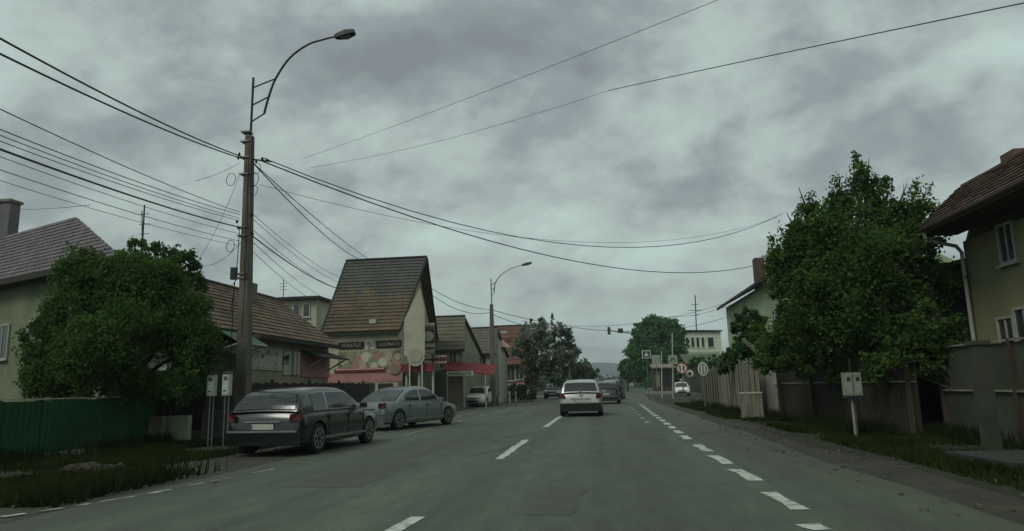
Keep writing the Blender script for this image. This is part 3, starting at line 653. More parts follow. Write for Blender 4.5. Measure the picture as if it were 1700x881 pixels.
# front details (facing the camera)
def front_panel(parent, name, px0, py0, px1, py1, Y, m, th=.05):
    a, c = at(px0, py0, Y), at(px1, py1, Y); b2 = at((px0 + px1) / 2, py0, Y); d = at((px0 + px1) / 2, py1, Y)
    return MB().span((a.x, Y - th, d.z), (c.x, Y, b2.z)).build(name, m, parent)
def lettering(parent, txt, px, py, Y, hpx, m, wpx=None, rot=0, name='lettering'):
    cu = bpy.data.curves.new('txt', 'FONT'); cu.body = txt; cu.size = 1; cu.extrude = .02; cu.align_x = 'CENTER'; cu.align_y = 'CENTER'
    to = bpy.data.objects.new('txt', cu); COL.objects.link(to); bpy.context.view_layer.update()
    me = bpy.data.meshes.new_from_object(to.evaluated_get(bpy.context.evaluated_depsgraph_get()))
    COL.objects.unlink(to); bpy.data.objects.remove(to)
    p = at(px, py, Y); hh = hpx / FPX * Y / .72; xs = [v.co.x for v in me.vertices]; wid = max(xs) - min(xs)
    sx = hh if wpx is None else (wpx / FPX * Y) / wid
    off = Vector((0, 0, 0)); q = parent
    while q is not None: off += q.location; q = q.parent
    R = Matrix.Rotation(rot, 3, 'Z')
    for v in me.vertices:
        v.co = R @ Vector((v.co.x * sx, -v.co.z, v.co.y * hh)) + p - off
    me.materials.clear(); me.materials.append(m); o = bpy.data.objects.new(name, me); COL.objects.link(o); o.parent = parent; return o
for (a, c, y0, y1, txt) in ((563, 604, 568, 579, 'VERATUT'), (625, 667, 565, 577, 'LUCINATE')):
    f = front_panel(gs_, 'name_board', a, y0, c, y1, YF, SIGNK, .06)
    lettering(f, txt, (a + c) / 2, (y0 + y1) / 2, YF - .075, 6.5, TRIML, (c - a) * .86)
e_ = front_panel(gs_, 'emblem_panel', 607, 564, 622, 580, YF, WALLW, .04)
for (cx, cy) in ((612, 570), (617, 573), (613, 576)):
    q = at(cx, cy, YF - .045); MB().disc(q, .10, (0, 1, 0), .012, 12).build('emblem', mat('emblem_tan', (.34, .33, .24), .7), e_)
mural = front_panel(gs_, 'mural_panel', 562, 582, 668, 612, YF, mat('mural_base', (.36, .34, .25), .8, c2=(.12, .11, .07), scale=1.8, lo=.4, hi=.6), .035)
frr = random.Random(5)
fruit = [mat('fruit_tan', (.44, .40, .28), .7), mat('fruit_olive', (.24, .28, .15), .7), mat('fruit_rose', (.40, .22, .17), .7), mat('fruit_pale', (.55, .53, .42), .7)]
for i, (cx, cy, r_) in enumerate(((572, 600, 7), (583, 592, 8), (596, 598, 9), (608, 592, 9), (600, 606, 8), (618, 600, 8), (628, 592, 7), (636, 601, 8), (645, 592, 7), (576, 608, 6), (590, 608, 7), (621, 608, 7), (660, 592, 6), (655, 600, 5))):
    q = at(cx, cy, YF - .038 - .001 * i); MB().disc(q, r_ / FPX * YF, (0, 1, 0), .012 + .0008 * i, 16).build('painted_fruit', fruit[i % 4], mural)
rb_ = front_panel(gs_, 'striped_band', 556, 611, 640, 617, YF, AWNR, .10); front_panel(rb_, 'white_stripe', 558, 611.5, 638, 613.6, YF - .102, AWNP, .02)
front_panel(gs_, 'lower_wall', 545, 618, 668, 634, YF, WALLP, .03)
q = at(655, 610, YF - .09); o = MB().disc(q, 11 / FPX * YF, (0, 1, 0), .05, 28).build('round_board', mat('board_rose', (.38, .27, .22), .7, c2=(.26, .18, .15), scale=3), gs_)
MB().disc(q - Vector((0, .03, 0)), 8.2 / FPX * YF, (0, 1, 0), .02, 28).build('round_face', mat('board_face', (.30, .22, .17), .7, c2=(.2, .14, .11), scale=5), o)
for i, (a, c) in enumerate(((548, 560), (566, 590), (595, 622), (628, 652))):
    f = front_panel(gs_, 'shop_window', a, 636, c, 655, YF, TRIMD, .05); front_panel(f, 'pane', a + 1.2, 637.5, c - 1.2, 654, YF - .052, GLASS, .01)
# pale wall wing with rounded bottom at the street corner
YW = 37.6
wg = thing('rounded_wall_sign', 'pale tall hanging sign panel with rounded bottom at shop corner', 'sign', at(690, 600, YW) - Vector((0, 0, at(690, 600, YW).z)))
a, c = at(671, 540, YW), at(704, 540, YW); zt = at(690, 512, YW).z; zb = at(690, 590, YW).z; zc = at(690, 590, YW); rad = 15 / FPX * YW; cx = zc.x
pts = [Vector((a.x, YW, zb)), Vector((cx - rad, YW, zb))]
for k in range(1, 12): 
    th = PI + PI * k / 12; pts.append(Vector((cx + rad * math.cos(th), YW, zb - .05 + rad * 1.1 * math.sin(th))))
pts += [Vector((cx + rad, YW, zb)), Vector((c.x, YW, zt + .1)), Vector((at(697, 470, YW).x, YW, at(697, 478, YW).z)), Vector((a.x, YW, zt - .6))]
MB().prism(pts, (0, .12, 0)).build('panel', WALLS, wg)
MB().tube([pts[-4] + Vector((.02, -.02, 0)), pts[-3] + Vector((.02, -.02, 0))], .035, 6).build('edge_trim', TRIML, wg)
q = Vector((cx, YW - .02, zb)); MB().disc(q, rad * .8, (0, 1, 0), .03, 24).build('round_face', mat('face_pale', (.36, .35, .27), .7, c2=(.28, .27, .2), scale=6), wg)
for s in (-.35, .35): MB().span((cx + s - .04, YW + .02, 0), (cx + s + .04, YW + .1, zb - .3)).build('post', TRIML, wg)
# sign stack with round clock-like board
YS = 42.0
ss = thing('shop_sign_column', 'column of small pale boards with a round disc, right of the steep shop', 'sign', at(711, 600, YS) - Vector((0, 0, at(711, 600, YS).z)))
front_panel(ss, 'backing', 701, 536, 722, 588, YS, WALLO, .08)
for (y0, y1, m_) in ((536, 540, TRIML), (543, 545, TRIMD), (572, 575, TRIML), (577, 579, TRIMD), (581, 584, TRIML)): front_panel(ss, 'strip', 702.5, y0, 721, y1, YS - .083, m_, .03)
front_panel(ss, 'dark_square', 702, 547, 721, 569, YS - .083, TRIMD, .02)
MB().disc(at(711, 558, YS - .12), 9 / FPX * YS, (0, 1, 0), .05, 24).build('round_face', mat('face_round', (.40, .42, .33), .6), ss)
for a in (703, 719): q = at(a, 590, YS); MB().span((q.x - .05, YS - .06, 0), (q.x + .05, YS, q.z)).build('post', TRIMD, ss)
# entrance posts and figures below sign
pc = thing('shop_porch', 'dark red porch with pale posts under the rounded sign', 'porch', at(700, 640, 38.3) - Vector((0, 0, at(700, 640, 38.3).z)))
YP = 38.3
front_panel(pc, 'fascia', 669, 604, 722, 617, YP, AWNR, .5); front_panel(pc, 'back_wall', 670, 617, 722, 668, YP + 1.6, WALLD, .1)
for a in (676, 697, 720):
    q = at(a, 612, YP - .1); MB().span((q.x - .05, YP - .3, 0), (q.x + .05, YP - .2, q.z)).build('post', TRIML, pc)
for (y0, y1, m_) in ((590, 593, AWNP), (595, 598, AWNR), (600, 603, AWNP)):
    front_panel(pc, 'band', 705, y0, 742, y1, YP + 4, m_, .1)
front_panel(pc, 'dark_front', 706, 616, 742, 664, YP + 4.6, WALLD, .1)
# --- row beyond
def plain_house(label, px0, px1, ytop, yeave, Y, mr, mw, depth=7, name='row_house', rows=9, cols=18, wins=()):
    a, c = at(px0, ytop, Y + depth / 2), at(px1, ytop, Y + depth / 2); e0 = at(px0, yeave, Y)
    zr, ze = a.z, e0.z; x0, x1 = e0.x, at(px1, yeave, Y).x
    o = thing(name, label, 'house', ((x0 + x1) / 2, Y, 0))
    roof_plane((x0 - .2, Y - .3, ze), (x1 + .2, Y - .3, ze), (c.x + .2, Y + depth / 2, zr), (a.x - .2, Y + depth / 2, zr), mr, o, rows, cols)
    roof_plane((x0 - .2, Y + depth + .3, ze), (x1 + .2, Y + depth + .3, ze), (c.x + .2, Y + depth / 2 + .01, zr), (a.x - .2, Y + depth / 2 + .01, zr), mr, o, 4, 6)
    MB().span((x0, Y, 0), (x1, Y + depth, ze - .1)).build('wall', mw, o)
    for xx, xt in ((x0, a.x), (x1 - .1, c.x - .1)): MB().prism([(xx, Y + .05, ze - .1), (xx, Y + depth - .05, ze - .1), (xt, Y + depth / 2, zr - .2)], (.1, 0, 0)).build('gable', mw, o)
    MB().span((x0 - .2, Y - .38, ze - .14), (x1 + .2, Y - .3, ze - .02)).build('gutter', TRIMD, o)
    MB().tube([(a.x - .2, Y + depth / 2, zr + .05), (c.x + .2, Y + depth / 2, zr + .05)], .07, 6).build('ridge_cap', TRIMD, o)
    for (wx, wy, ww, wh) in wins:
        p = at(wx, wy, Y - .002); window(o, p, ww, wh, (0, -1, 0))
    return o
h1 = plain_house('olive roofed house right of the round sign, taller step of the row', 714, 768, 527, 582, 47, ROOFO, WALLO, wins=((735, 597, .5, 1.2), (752, 595, .6, 1.1)))
h2 = plain_house('olive roofed house behind the second lamp post, lower step of the row', 762, 822, 546, 588, 55, ROOFO, WALLS, wins=((775, 600, .8, 1.5), (788, 600, .8, 1.5), (800, 600, .8, 1.3)))
h3 = plain_house('dull red roofed house between second lamp post and blossom tree', 818, 876, 542, 606, 68, ROOFR, WALLP, wins=((832, 618, .9, 1.4), (848, 620, 1.0, 1.4), (862, 618, .9, 1.4)))
p = at(837, 551, 69.5); MB().span((p.x - .35, 69.2, p.z - .12), (p.x + .35, 69.6, p.z + .1)).build('roof_light', TRIML, h3)
# red awning along the row + white board
ra = thing('red_awning', 'long dark red shop awning left of the small white car', 'awning', at(765, 610, 46) - Vector((0, 0, at(765, 610, 46).z)))
a, c = at(738, 598, 46), at(806, 612, 46)
z0, z1 = at(738, 614, 45).z, at(738, 600, 46).z
MB().prism([(a.x, 46.9, z1), (c.x + .6, 46.9, z1 - .35), (c.x + .6, 45.4, z0 - .4), (a.x, 45.4, z0)], (0, 0, .06)).build('cloth', AWNR, ra)
front_panel(ra, 'valance', 740, 616, 786, 624, 45.42, WALLW, .03)
lettering(ra, 'AMANUTE', 763, 620, 45.38, 5, SIGNK, 40)
for a_ in (742, 770, 806): q = at(a_, 620, 45.5); MB().tube([(q.x, 45.5, 0), (q.x, 45.5, q.z + .1)], .05, 8).build('post', TRIML, ra)
# pink parasol / sign by lamp post
pp = thing('parasol', 'faded pink folded parasol just right of second lamp post', 'parasol', at(830, 660, 60) - Vector((0, 0, at(830, 660, 60).z)))
q = at(832, 562, 60); r_ = 15 / FPX * 60; n = 10
vs = [(q.x, 60, q.z)] + [(q.x + r_ * math.cos(2 * PI * k / n), 60 + r_ * math.sin(2 * PI * k / n), q.z - .75 - .06 * (k % 2)) for k in range(n)]
MB().add(vs, [(0, k + 1, (k + 1) % n + 1) for k in range(n)]).build('canopy', AWNP, pp)
MB().tube([(q.x, 60, 0), (q.x, 60, q.z + .1)], .03, 8).build('pole', TRIML, pp)
# distant people-like posts under row: bollards
for i, a_ in enumerate((846, 856, 868, 878)):
    q = gp(a_, 664); Y = 56 + i * 2; q = at(a_, 655, Y)
    o = MB().tube([(q.x, Y, 0), (q.x, Y, .85), (q.x, Y, .95)], [.07, .07, .03], 8).build('bollard', TRIML); tag(o, ['pale bollard on left pavement, leftmost of four under the red house', 'pale bollard on left pavement, second of four', 'pale bollard on left pavement, third of four', 'pale bollard on left pavement, rightmost of four by the hedge'][i], 'bollard', 'bollards on the left pavement')

# ------------------------------------------------------------------ right side buildings
# --- near beige house
XW = 9.5; YC = atX(1612, 500, XW).y
hr = thing('beige_house', 'beige house with brown overhanging roof at the right edge', 'house', (XW, 14, 0))
MB().span((XW, 5.0, 0), (XW + 7, YC, 4.75)).build('wall', WALLR, hr)
MB().prism([(XW + .06, YC - .1, 4.75), (XW + 6.9, YC - .1, 4.75), (XW + 3.0, YC - .1, 6.4), (XW + .5, YC - .1, 5.9)], (0, .1, 0)).build('gable', WALLR, hr)
ye, yn = YC + .25, 4.0
prof = [(8.45, 5.10), (9.75, 6.28), (12.2, 6.75), (13.6, 6.4), (17.2, 5.0)]
for i in range(4):
    (xa, za), (xb, zb) = prof[i], prof[i + 1]
    if i < 2: roof_plane((xa, yn, za), (xa, ye, za), (xb, ye, zb), (xb, yn, zb), ROOFRT, hr, (9, 7)[i], 44, .16, lift=.045)
    else: roof_plane((xb, yn, zb), (xb, ye, zb), (xa, ye, za), (xa, yn, za), ROOFRT, hr, 5, 20, .16)
MB().span((8.5, yn, 4.98), (XW - .002, ye - .02, 5.02)).build('soffit', WOODB, hr)
MB().tube([(8.36, yn, 5.02), (8.36, ye, 5.02)], .07, 8).build('gutter', TRIMD, hr)
for (xa, za), (xb, zb) in zip(prof[:2], prof[1:3]): MB().tube([(xa, ye + .03, za - .06), (xb, ye + .03, zb - .06)], .08, 6).build('rake_board', TRIMD, hr)
dp = [Vector((8.36, YC - .5, 4.95)), Vector((8.4, YC - .45, 4.75)), Vector((9.2, YC - .25, 4.6)), Vector((9.38, YC - .12, 4.45)), Vector((9.38, YC - .12, 2.5)), Vector((9.38, YC - .12, .1))]
MB().tube(dp, .05, 8).build('downpipe', TRIML, hr, smooth=True)
cw0, cw1 = atX(1662, 405, XW), atX(1686, 405, XW)
window(hr, ((XW - .001), (cw0.y + cw1.y) / 2, atX(1674, 403, XW).z), abs(cw0.y - cw1.y) + .1, .95, (-1, 0, 0), TRIML, GLASS)
c2 = atX(1674, 553, XW); window(hr, (XW - .001, c2.y, c2.z), .7, .8, (-1, 0, 0), TRIML, GLASS)
c2 = atX(1706, 545, XW); window(hr, (XW - .001, c2.y, c2.z), .8, 1.0, (-1, 0, 0), TRIML, GLASS)
p = atX(1694, 268, 10.9); co = MB().span((10.6, p.y - .3, 6.0), (11.2, p.y + .3, atX(1694, 250, 10.9).z)).build('chimney', ROOFRT, hr)
# darker lean-to side beyond the house corner
ln = thing('dark_outbuilding', 'dark timber outbuilding behind the beige house corner', 'shed', (11, 21, 0))
MB().span((9.2, 20.0, 0), (13.5, 24, 4.3)).build('wall', WALLD, ln)
roof_plane((9.0, 19.7, 4.2), (9.0, 24.2, 4.2), (13.7, 24.2, 5.3), (13.7, 19.7, 5.3), ROOFO, ln, 8, 14)
window(ln, (9.19, 21.3, 2.6), 1.0, 1.2, (-1, 0, 0), WOODB, GLASSD)
# --- two-storey green house beyond the tree
XG = 9.4; Y0, Y1 = atX(1318, 560, XG).y, atX(1209, 560, XG).y
gz = atX(1207, 505, XG).z
hg = thing('two_storey_house', 'pale green two-storey house behind the right-hand trees', 'house', (XG, (Y0 + Y1) / 2, 0))
MB().span((XG, Y0, 0), (XG + 8, Y1, gz - .2)).build('wall', WALLG, hg)
zr = gz + 2.2
roof_plane((XG - .5, Y0 - .3, gz - .15), (XG - .5, Y1 + .4, gz - .15), (XG + 4, Y1 + .4, zr), (XG + 4, Y0 - .3, zr), mat('roof_moss', (.075, .10, .06), .85, c2=(.04, .055, .03), scale=1, fine=.2), hg, 10, 50)
MB().span((XG - .62, Y0 - .3, gz - .32), (XG - .51, Y1 + .4, gz - .16)).build('gutter', TRIMD, hg)
MB().prism([(XG + .02, Y0 - .12, gz - .2), (XG + 7.9, Y0 - .12, gz - .2), (XG + 4, Y0 - .12, zr - .2)], (0, .1, 0)).build('gable', WALLG, hg)
p = atX(1260, 445, XG + 1.1); co = MB().span((p.x - .3, p.y - .4, 6.8), (p.x + .3, p.y + .4, atX(1260, 428, XG + 1.1).z)).build('chimney', mat('brick_dark', (.10, .06, .05), .9, scale=6), hg)
for (a, y_, w_, h2_) in ((1290, 532, 1.6, 1.3), (1250, 540, 1.6, 1.3), (1225, 545, 1.4, 1.3), (1290, 598, 1.6, 1.3), (1250, 598, 1.6, 1.3)):
    q = atX(a, y_, XG); window(hg, (XG - .002, q.y, q.z), w_, h2_, (-1, 0, 0))
for a in (1222, 1240): 
    q = atX(a, 560, XG - .02); MB().tube([(XG - .06, q.y, .2), (XG - .06, q.y, gz - .3)], .05, 6).build('downpipe', TRIML, hg)
# pale garden building behind tree foot
a0, a1 = at(1268, 592, 27), at(1420, 592, 27)
gw = thing('pale_outbuilding', 'low pale outbuilding glimpsed under the tall tree', 'shed', ((a0.x + a1.x) / 2, 28, 0))
MB().span((a0.x, 27, 0), (a1.x, 29.5, at(1300, 588, 27).z)).build('wall', mat('wall_grey', (.30, .31, .26), .9, c2=(.18, .19, .15), scale=1.5, fine=.1), gw)
zt = at(1300, 588, 27).z
roof_plane((a0.x - .2, 26.7, zt), (a1.x + .2, 26.7, zt), (a1.x + .2, 29.8, zt + .8), (a0.x - .2, 29.8, zt + .8), ROOFO, gw, 7, 20)
window(gw, ((a0.x + a1.x) / 2 - .8, 26.99, 1.6), .9, .8, (0, -1, 0))
# --- white building with window row
YWB = 138.0
wb = thing('white_office_building', 'white building with a row of dark windows beyond the signs', 'building', at(1160, 600, YWB) - Vector((0, 0, at(1160, 600, YWB).z)))
a, c = at(1118, 552, YWB), at(1196, 550, YWB); zt = (a.z + c.z) / 2; zb = 0
MB().span((a.x, YWB, 0), (c.x, YWB + 8, zt)).build('wall', WALLW, wb)
MB().prism([(a.x - .4, YWB - .5, zt + .35), (c.x + .3, YWB - .5, zt - .02), (c.x + .3, YWB + 8, zt + .1), (a.x - .4, YWB + 8, zt + .6)], (0, 0, .22)).build('roof', mat('roof_green', (.05, .09, .05), .8, scale=1), wb)
for k, px_ in enumerate((1141, 1150, 1158.5, 1167, 1180)):
    q = at(px_, 568, YWB - .002); window(wb, q, .66 if k < 4 else 1.2, 2.0, (0, -1, 0), WALLW, GLASSD, cross=False, fr=.08)
front_panel(wb, 'band', 1120, 584, 1195, 590, YWB, WALLG, .12)
gr = thing('green_roofed_shed', 'low green-grey roofed shed in front of the white building', 'shed', at(1168, 610, 90) - Vector((0, 0, at(1168, 610, 90).z)))
a, c = at(1142, 603, 90), at(1200, 601, 90)
MB().span((a.x, 90, 0), (c.x, 96, a.z)).build('wall', WALLD, gr)
roof_plane((a.x - .3, 89.6, a.z), (c.x + .3, 89.6, a.z), (c.x + .3, 96, at(1168, 587, 96).z), (a.x - .3, 96, at(1168, 587, 96).z), mat('roof_felt', (.12, .15, .09), .9, c2=(.07, .09, .05), scale=1, fine=.2), gr, 8, 14)
# kiosk
kk = thing('kiosk', 'small brown kiosk with dark opening among the road signs', 'kiosk', at(1104, 645, 108) - Vector((0, 0, at(1104, 645, 108).z)))
a, c = at(1086, 640, 108), at(1121, 640, 108); zt = at(1104, 611, 108).z
MB().span((a.x, 108, 0), (c.x, 112, zt)).build('wall', WOODB, kk)
front_panel(kk, 'opening', 1098, 616, 1119, 641, 107.99, GLASSD, .04)
MB().prism([(a.x - .25, 107.2, zt), (c.x + .2, 107.2, zt), (c.x + .2, 112.4, zt + .6), (a.x - .25, 112.4, zt + .6)], (0, 0, .16)).build('roof', WOODP, kk)
front_panel(kk, 'pale_panel', 1088, 616, 1096, 642, 107.99, WOODP, .05)

# ------------------------------------------------------------------ right fences
pf = thing('plank_fence', 'weathered pale plank fence along the right verge beyond the low board gate', 'fence', (5.6, 30, 0))
y = 26.2; k = 0
while y < 44:
    d_ = .22 if y < 34 else .3
    gap = (k % 5 == 3)
    hh = 1.95 + .08 * math.sin(k * 2.1) + (.15 if k % 4 == 0 else 0)
    m_ = WOODP if (math.sin(k * 1.7) > -.25 and y < 36 or k % 3 == 0) else WOODB
    xf = 5.55 + .02 * (y - 26)
    MB().box((xf + random.uniform(-.015, .015), y + d_ / 2, hh / 2), (.04, d_ * .82, hh), random.uniform(-.05, .05), ('X', random.uniform(-.02, .02))).build('plank', m_, pf); y += d_; k += 1
for z in (.5, 1.5): MB().tube([(5.62, 26.2, z), (5.98, 44, z)], .04, 4).build('rail', WOODB, pf)
wf = thing('low_board_gate', 'short pale vertical-board gate at the near end of plank fence', 'gate', at(1250, 690, 25.3) - Vector((0, 0, at(1250, 690, 25.3).z)))
a, c = at(1228, 652, 25.3), at(1265, 652, 25.3); n = 6; zt = at(1248, 653, 25.3).z
for k in range(n):
    x0 = a.x + (c.x - a.x) * k / n; MB().span((x0 + .006, 25.28, .03 + .02 * (k % 2)), (x0 + (c.x - a.x) / n - .008, 25.31, zt)).build('board', WOODP, wf)
MB().span((a.x, 25.26, zt), (c.x, 25.33, zt + .05)).build('top_rail', WHITEP, wf)
# dark board fence between gate and mailbox
db = thing('brown_board_fence', 'dark brown board fence under the tall tree on the right', 'fence', (6.4, 20, 0))
y = 16.6; k = 0
while y < 25.2:
    xx = 6.9 - (y - 16.6) * .105; MB().box((xx, y + .08, .86), (.03, .15, 1.72 + .03 * math.sin(k)), .1).build('board', WOODD, db); y += .175; k += 1
MB().tube([(6.86, 16.6, 1.2), (5.98, 25.2, 1.2)], .022, 4).build('wire_rail', WOODP, db)
for k in range(4):
    y = 16.8 + k * 2.7; MB().box((6.82 - (y - 16.6) * .105, y, .95), (.09, .09, 1.9), .1).build('post', WOODB, db)
# wire mesh fence with rails near
mf = thing('metal_panel_fence', 'dark metal panel fence with pale rails before the beige house', 'fence', (7.55, 14, 0))
XF = 7.55
posts = [atX(p_, 650, XF).y for p_ in (1443, 1512, 1560)]
ys = [16.9, posts[1], 14.05, 12.4, 10.6, 8.9]
zt, zm = 1.95, .98
ztop_all = zt
for y in ys: MB().span((XF - .04, y - .04, 0), (XF + .04, y + .04, zt + .02)).build('post', WOODB, mf)
for i in range(len(ys) - 1):
    zt = ztop_all if ys[i] > 12.5 else 1.42
    a_, c_2 = ys[i + 1] + .045, ys[i] - .045
    for z, hh in ((zt - .03, .04), (zm, .035)): MB().span((XF - .03, a_, z), (XF + .02, c_2, z + hh)).build('rail', WOODP, mf)
    nn = 8
    for k in range(nn):
        u0 = a_ + (c_2 - a_) * k / nn; MB().span((XF + .025, u0 + .006, .12), (XF + .04, u0 + (c_2 - a_) / nn - .006, zt - .05)).build('panel', mat('panel_grey', (.055, .062, .045), .8, c2=(.035, .042, .028), scale=1.2, fine=.15), mf)
MB().span((XF - .1, 8.5, -.02), (XF + .1, 17.1, .12)).build('footing', MATS['concrete_shaded'], mf)
q = at(1641, 700, 12.9)
bp = thing('gate_post', 'thick grey square gate post in front of the beige house', 'post', (q.x, 12.9, 0))
MB().span((q.x - .11, 12.79, 0), (q.x + .11, 13.01, at(1640, 572, 12.9).z)).build('shaft', MATS['concrete_shaded'], bp)
MB().span((q.x - .14, 12.76, at(1640, 572, 12.9).z), (q.x + .14, 13.04, at(1640, 572, 12.9).z + .07)).build('cap', MATS['concrete_shaded'], bp)
# mailbox
q = gp(1409, 727); p1 = at(1416, 618, q.y); p0 = at(1416, 656, q.y); q.x = p0.x
mb = thing('roadside_meter_box', 'white double meter box on a single white post, right verge', 'meter box', (q.x, q.y, 0))
for s in (-1, 1):
    o = MB().span((q.x + s * .095 - .085, q.y - .1, p0.z), (q.x + s * .095 + .085, q.y + .1, p1.z)).build('cabinet', mat('box_white_shaded', (.26, .28, .22), .7, c2=(.17, .19, .14), scale=5), mb)  # white boxes greyed, the dimmer light here is put into their colour
    MB().span((q.x + s * .095 - .07, q.y - .112, p0.z + .04), (q.x + s * .095 + .07, q.y - .101, p1.z - .04)).build('door', mat('box_white_shaded', (.26, .28, .22), .7, c2=(.17, .19, .14), scale=5), o)
for s in (-1, 1): MB().span((q.x + s * .095 - .04, q.y - .119, p1.z - .19), (q.x + s * .095 + .04, q.y - .1125, p1.z - .10)).build('meter_glass', GLASS, mb)
MB().span((q.x - .19, q.y - .13, p0.z - .06), (q.x + .19, q.y + .1, p0.z - .003)).build('shelf', SIGNK, mb)
MB().tube([(q.x - .03, q.y, 0), (q.x - .03, q.y, p0.z - .06)], .032, 8).build('post', mat('box_white_shaded', (.26, .28, .22), .7, c2=(.17, .19, .14), scale=5), mb)
MB().tube([(q.x + .02, q.y, 0), (q.x + .02, q.y, p0.z - .06)], .015, 8).build('cable_pipe', ROOFRT, mb)
MB().tube([(q.x, q.y, p1.z), (q.x, q.y, p1.z + .3)], .02, 6).build('mast', DKMET, mb)
# culvert slab on the right verge
cs = MB().box((6.4, 11.4, .06), (2.0, 1.7, .12), .05).build('culvert_slab', mat('slab', (.038, .042, .036), .9, c2=(.024, .027, .023), scale=2, fine=.2)); tag(cs, 'dark concrete culvert slab on the right verge near the gate post', 'slab')
hp = MB(); rr = random.Random(4)
for _ in range(150):
    hx, hy = rr.gauss(0, .45), rr.gauss(0, .22); hp.box((-8.9 + hx, 11.4 + hy, max(.0, .16 - abs(hx) * .18) * rr.random()), (rr.uniform(.04, .15), rr.uniform(.04, .12), rr.uniform(.03, .09)), rr.uniform(0, 3), ('X', rr.uniform(-.6, .6)))
tag(hp.build('rubble', mat('rubble_m', (.055, .05, .035), .95, scale=4), kind='stuff'), 'dark heap of rubble on the left verge')

# ------------------------------------------------------------------ lamp posts
def lamp_post(label, base, ztop, s, arm_pts, brk_top, head_rot, m_arm=DKMET, side=1):
    """square concrete pole, ladder bracket, bowed arm and lamp head"""
    o = thing('lamp_post', label, 'lamp post', base); b0 = Vector(base)
    w0, w1 = .17 * s, .095 * s
    sh_ = MB(); k = 8
    vs = []
    for i in range(k + 1):
        z = ztop * i / k; w = w0 + (w1 - w0) * i / k
        for x, y in ((-1, -1), (1, -1), (1, 1), (-1, 1)): vs.append((b0.x + x * w, b0.y + y * w, z))
    sh_.add(vs, [(4 * i + j, 4 * i + (j + 1) % 4, 4 * i + 4 + (j + 1) % 4, 4 * i + 4 + j) for i in range(k) for j in range(4)] + [(4 * k, 4 * k + 1, 4 * k + 2, 4 * k + 3)])
    sh_.build('shaft', CONC, o)
    MB().tube([(b0.x, b0.y, ztop - .5), (b0.x + .02, b0.y, ztop), brk_top], .035 * s, 8).build('mast_pipe', m_arm, o)
    ap_ = spline(arm_pts); MB().tube(ap_, [.036 * s - .010 * s * i / len(ap_) for i in range(len(ap_))], 8).build('arm', m_arm, o, smooth=True)
    for u, v in ((0, .62), (1, .78), (2, .93)):
        a = Vector(arm_pts[u]); m_ = Vector((b0.x + .02, b0.y, ztop)).lerp(Vector(brk_top), (a.z - ztop) / (brk_top[2] - ztop) - .12 if brk_top[2] > ztop else 0)
        MB().tube([m_, a], .022 * s, 6).build('brace', m_arm, o)
    e1, e0 = Vector(arm_pts[-1]), Vector(arm_pts[-2]); t = (e1 - e0).normalized(); n_ = Vector((0, 1, 0)); u = t.cross(n_) * -1
    if u.z < 0: u = -u
    hd = MB(); L_ = .62 * s
    pr = [(0, .035, -.05), (.12, .06, -.075), (.35, .085, -.085), (L_, .06, -.05)]
    ring = []
    for (a_, up, dn) in pr:
        w_ = .06 + .10 * min(1, a_ / .25) if a_ < .5 else .1
        for (yy, zz_) in ((-w_, dn), (w_, dn), (w_ * .8, up), (-w_ * .8, up)): ring.append(e1 + t * a_ + n_ * yy + u * zz_)
    hd.add(ring, [(4 * i + j, 4 * i + (j + 1) % 4, 4 * i + 4 + (j + 1) % 4, 4 * i + 4 + j) for i in range(3) for j in range(4)] + [(0, 1, 2, 3), (15, 14, 13, 12)])
    h_o = hd.build('lamp_head', DKMET, o)
    MB().box(e1 + t * .33 * s - u * .092, (.28 * s, .13, .02), 0, ('Y', -math.asin(max(-1, min(1, t.z))))).build('lens', mat('lens', (.25, .28, .27), .3), h_o)
    return o
Y1 = 18.2
pb = at(401, 700, Y1); px1 = pb.x; ptop = at(413, 226, Y1)
arm = [at(x, y, Y1) for x, y in ((447, 188), (455, 160), (467, 130), (490, 97), (520, 75), (548, 66), (566, 62))]
def spline(pts, k=5):
    P_ = [pts[0]] + list(pts) + [pts[-1]]; out = []
    for i in range(1, len(P_) - 2):
        for j in range(k):
            t = j / k; a_, b_, c_, d_ = P_[i - 1:i + 3]
            out.append(.5 * ((2 * b_) + (c_ - a_) * t + (2 * a_ - 5 * b_ + 4 * c_ - d_) * t * t + (3 * b_ - a_ - 3 * c_ + d_) * t ** 3))
    return out + [pts[-1]]
arm = [Vector((p.x, Y1, p.z)) for p in arm]
l1 = lamp_post('tall square concrete lamp post with bowed arm, nearest, left of road', (px1 + .03, Y1, 0), ptop.z, 1.0, arm, tuple(at(430, 128, Y1)), 0)
l1.rotation_euler = (0, math.atan2(ptop.x - px1, ptop.z - pb.z) * .9, 0)
# fittings on the first post
P = lambda x, y: at(x, y, Y1)
hd = MB()
for z in (220, 236, 262, 290, 378, 392, 455, 462): 
    p = P(410 - (z - 226) * .022, z); w_ = .11 + .06 * (z - 226) / 460; hd.box((p.x, Y1, p.z), (2 * w_ + .05, 2 * w_ + .05, .035))
ft = thing('cable_fittings', 'steel bands, hooks and cable coils clamped on the nearest lamp post', 'cable fittings', (px1, Y1, ptop.z - 3))
hd.build('band', STEEL, ft)
cl = MB()
for (cx, cy, r_) in ((425, 300, 10), (426, 318, 7), (430, 282, 8), (388, 300, 9), (387, 410, 8)):
    c = P(cx, cy); r2 = r_ / FPX * Y1; cl.tube([(c.x + r2 * math.cos(a_), Y1 - .15 + .02 * math.sin(3 * a_), c.z + r2 * 1.3 * math.sin(a_)) for a_ in [i * PI / 7 for i in range(15)]], .009, 5)
cl.build('cable_coil', WIRE, ft, kind='stuff')
ins = MB()
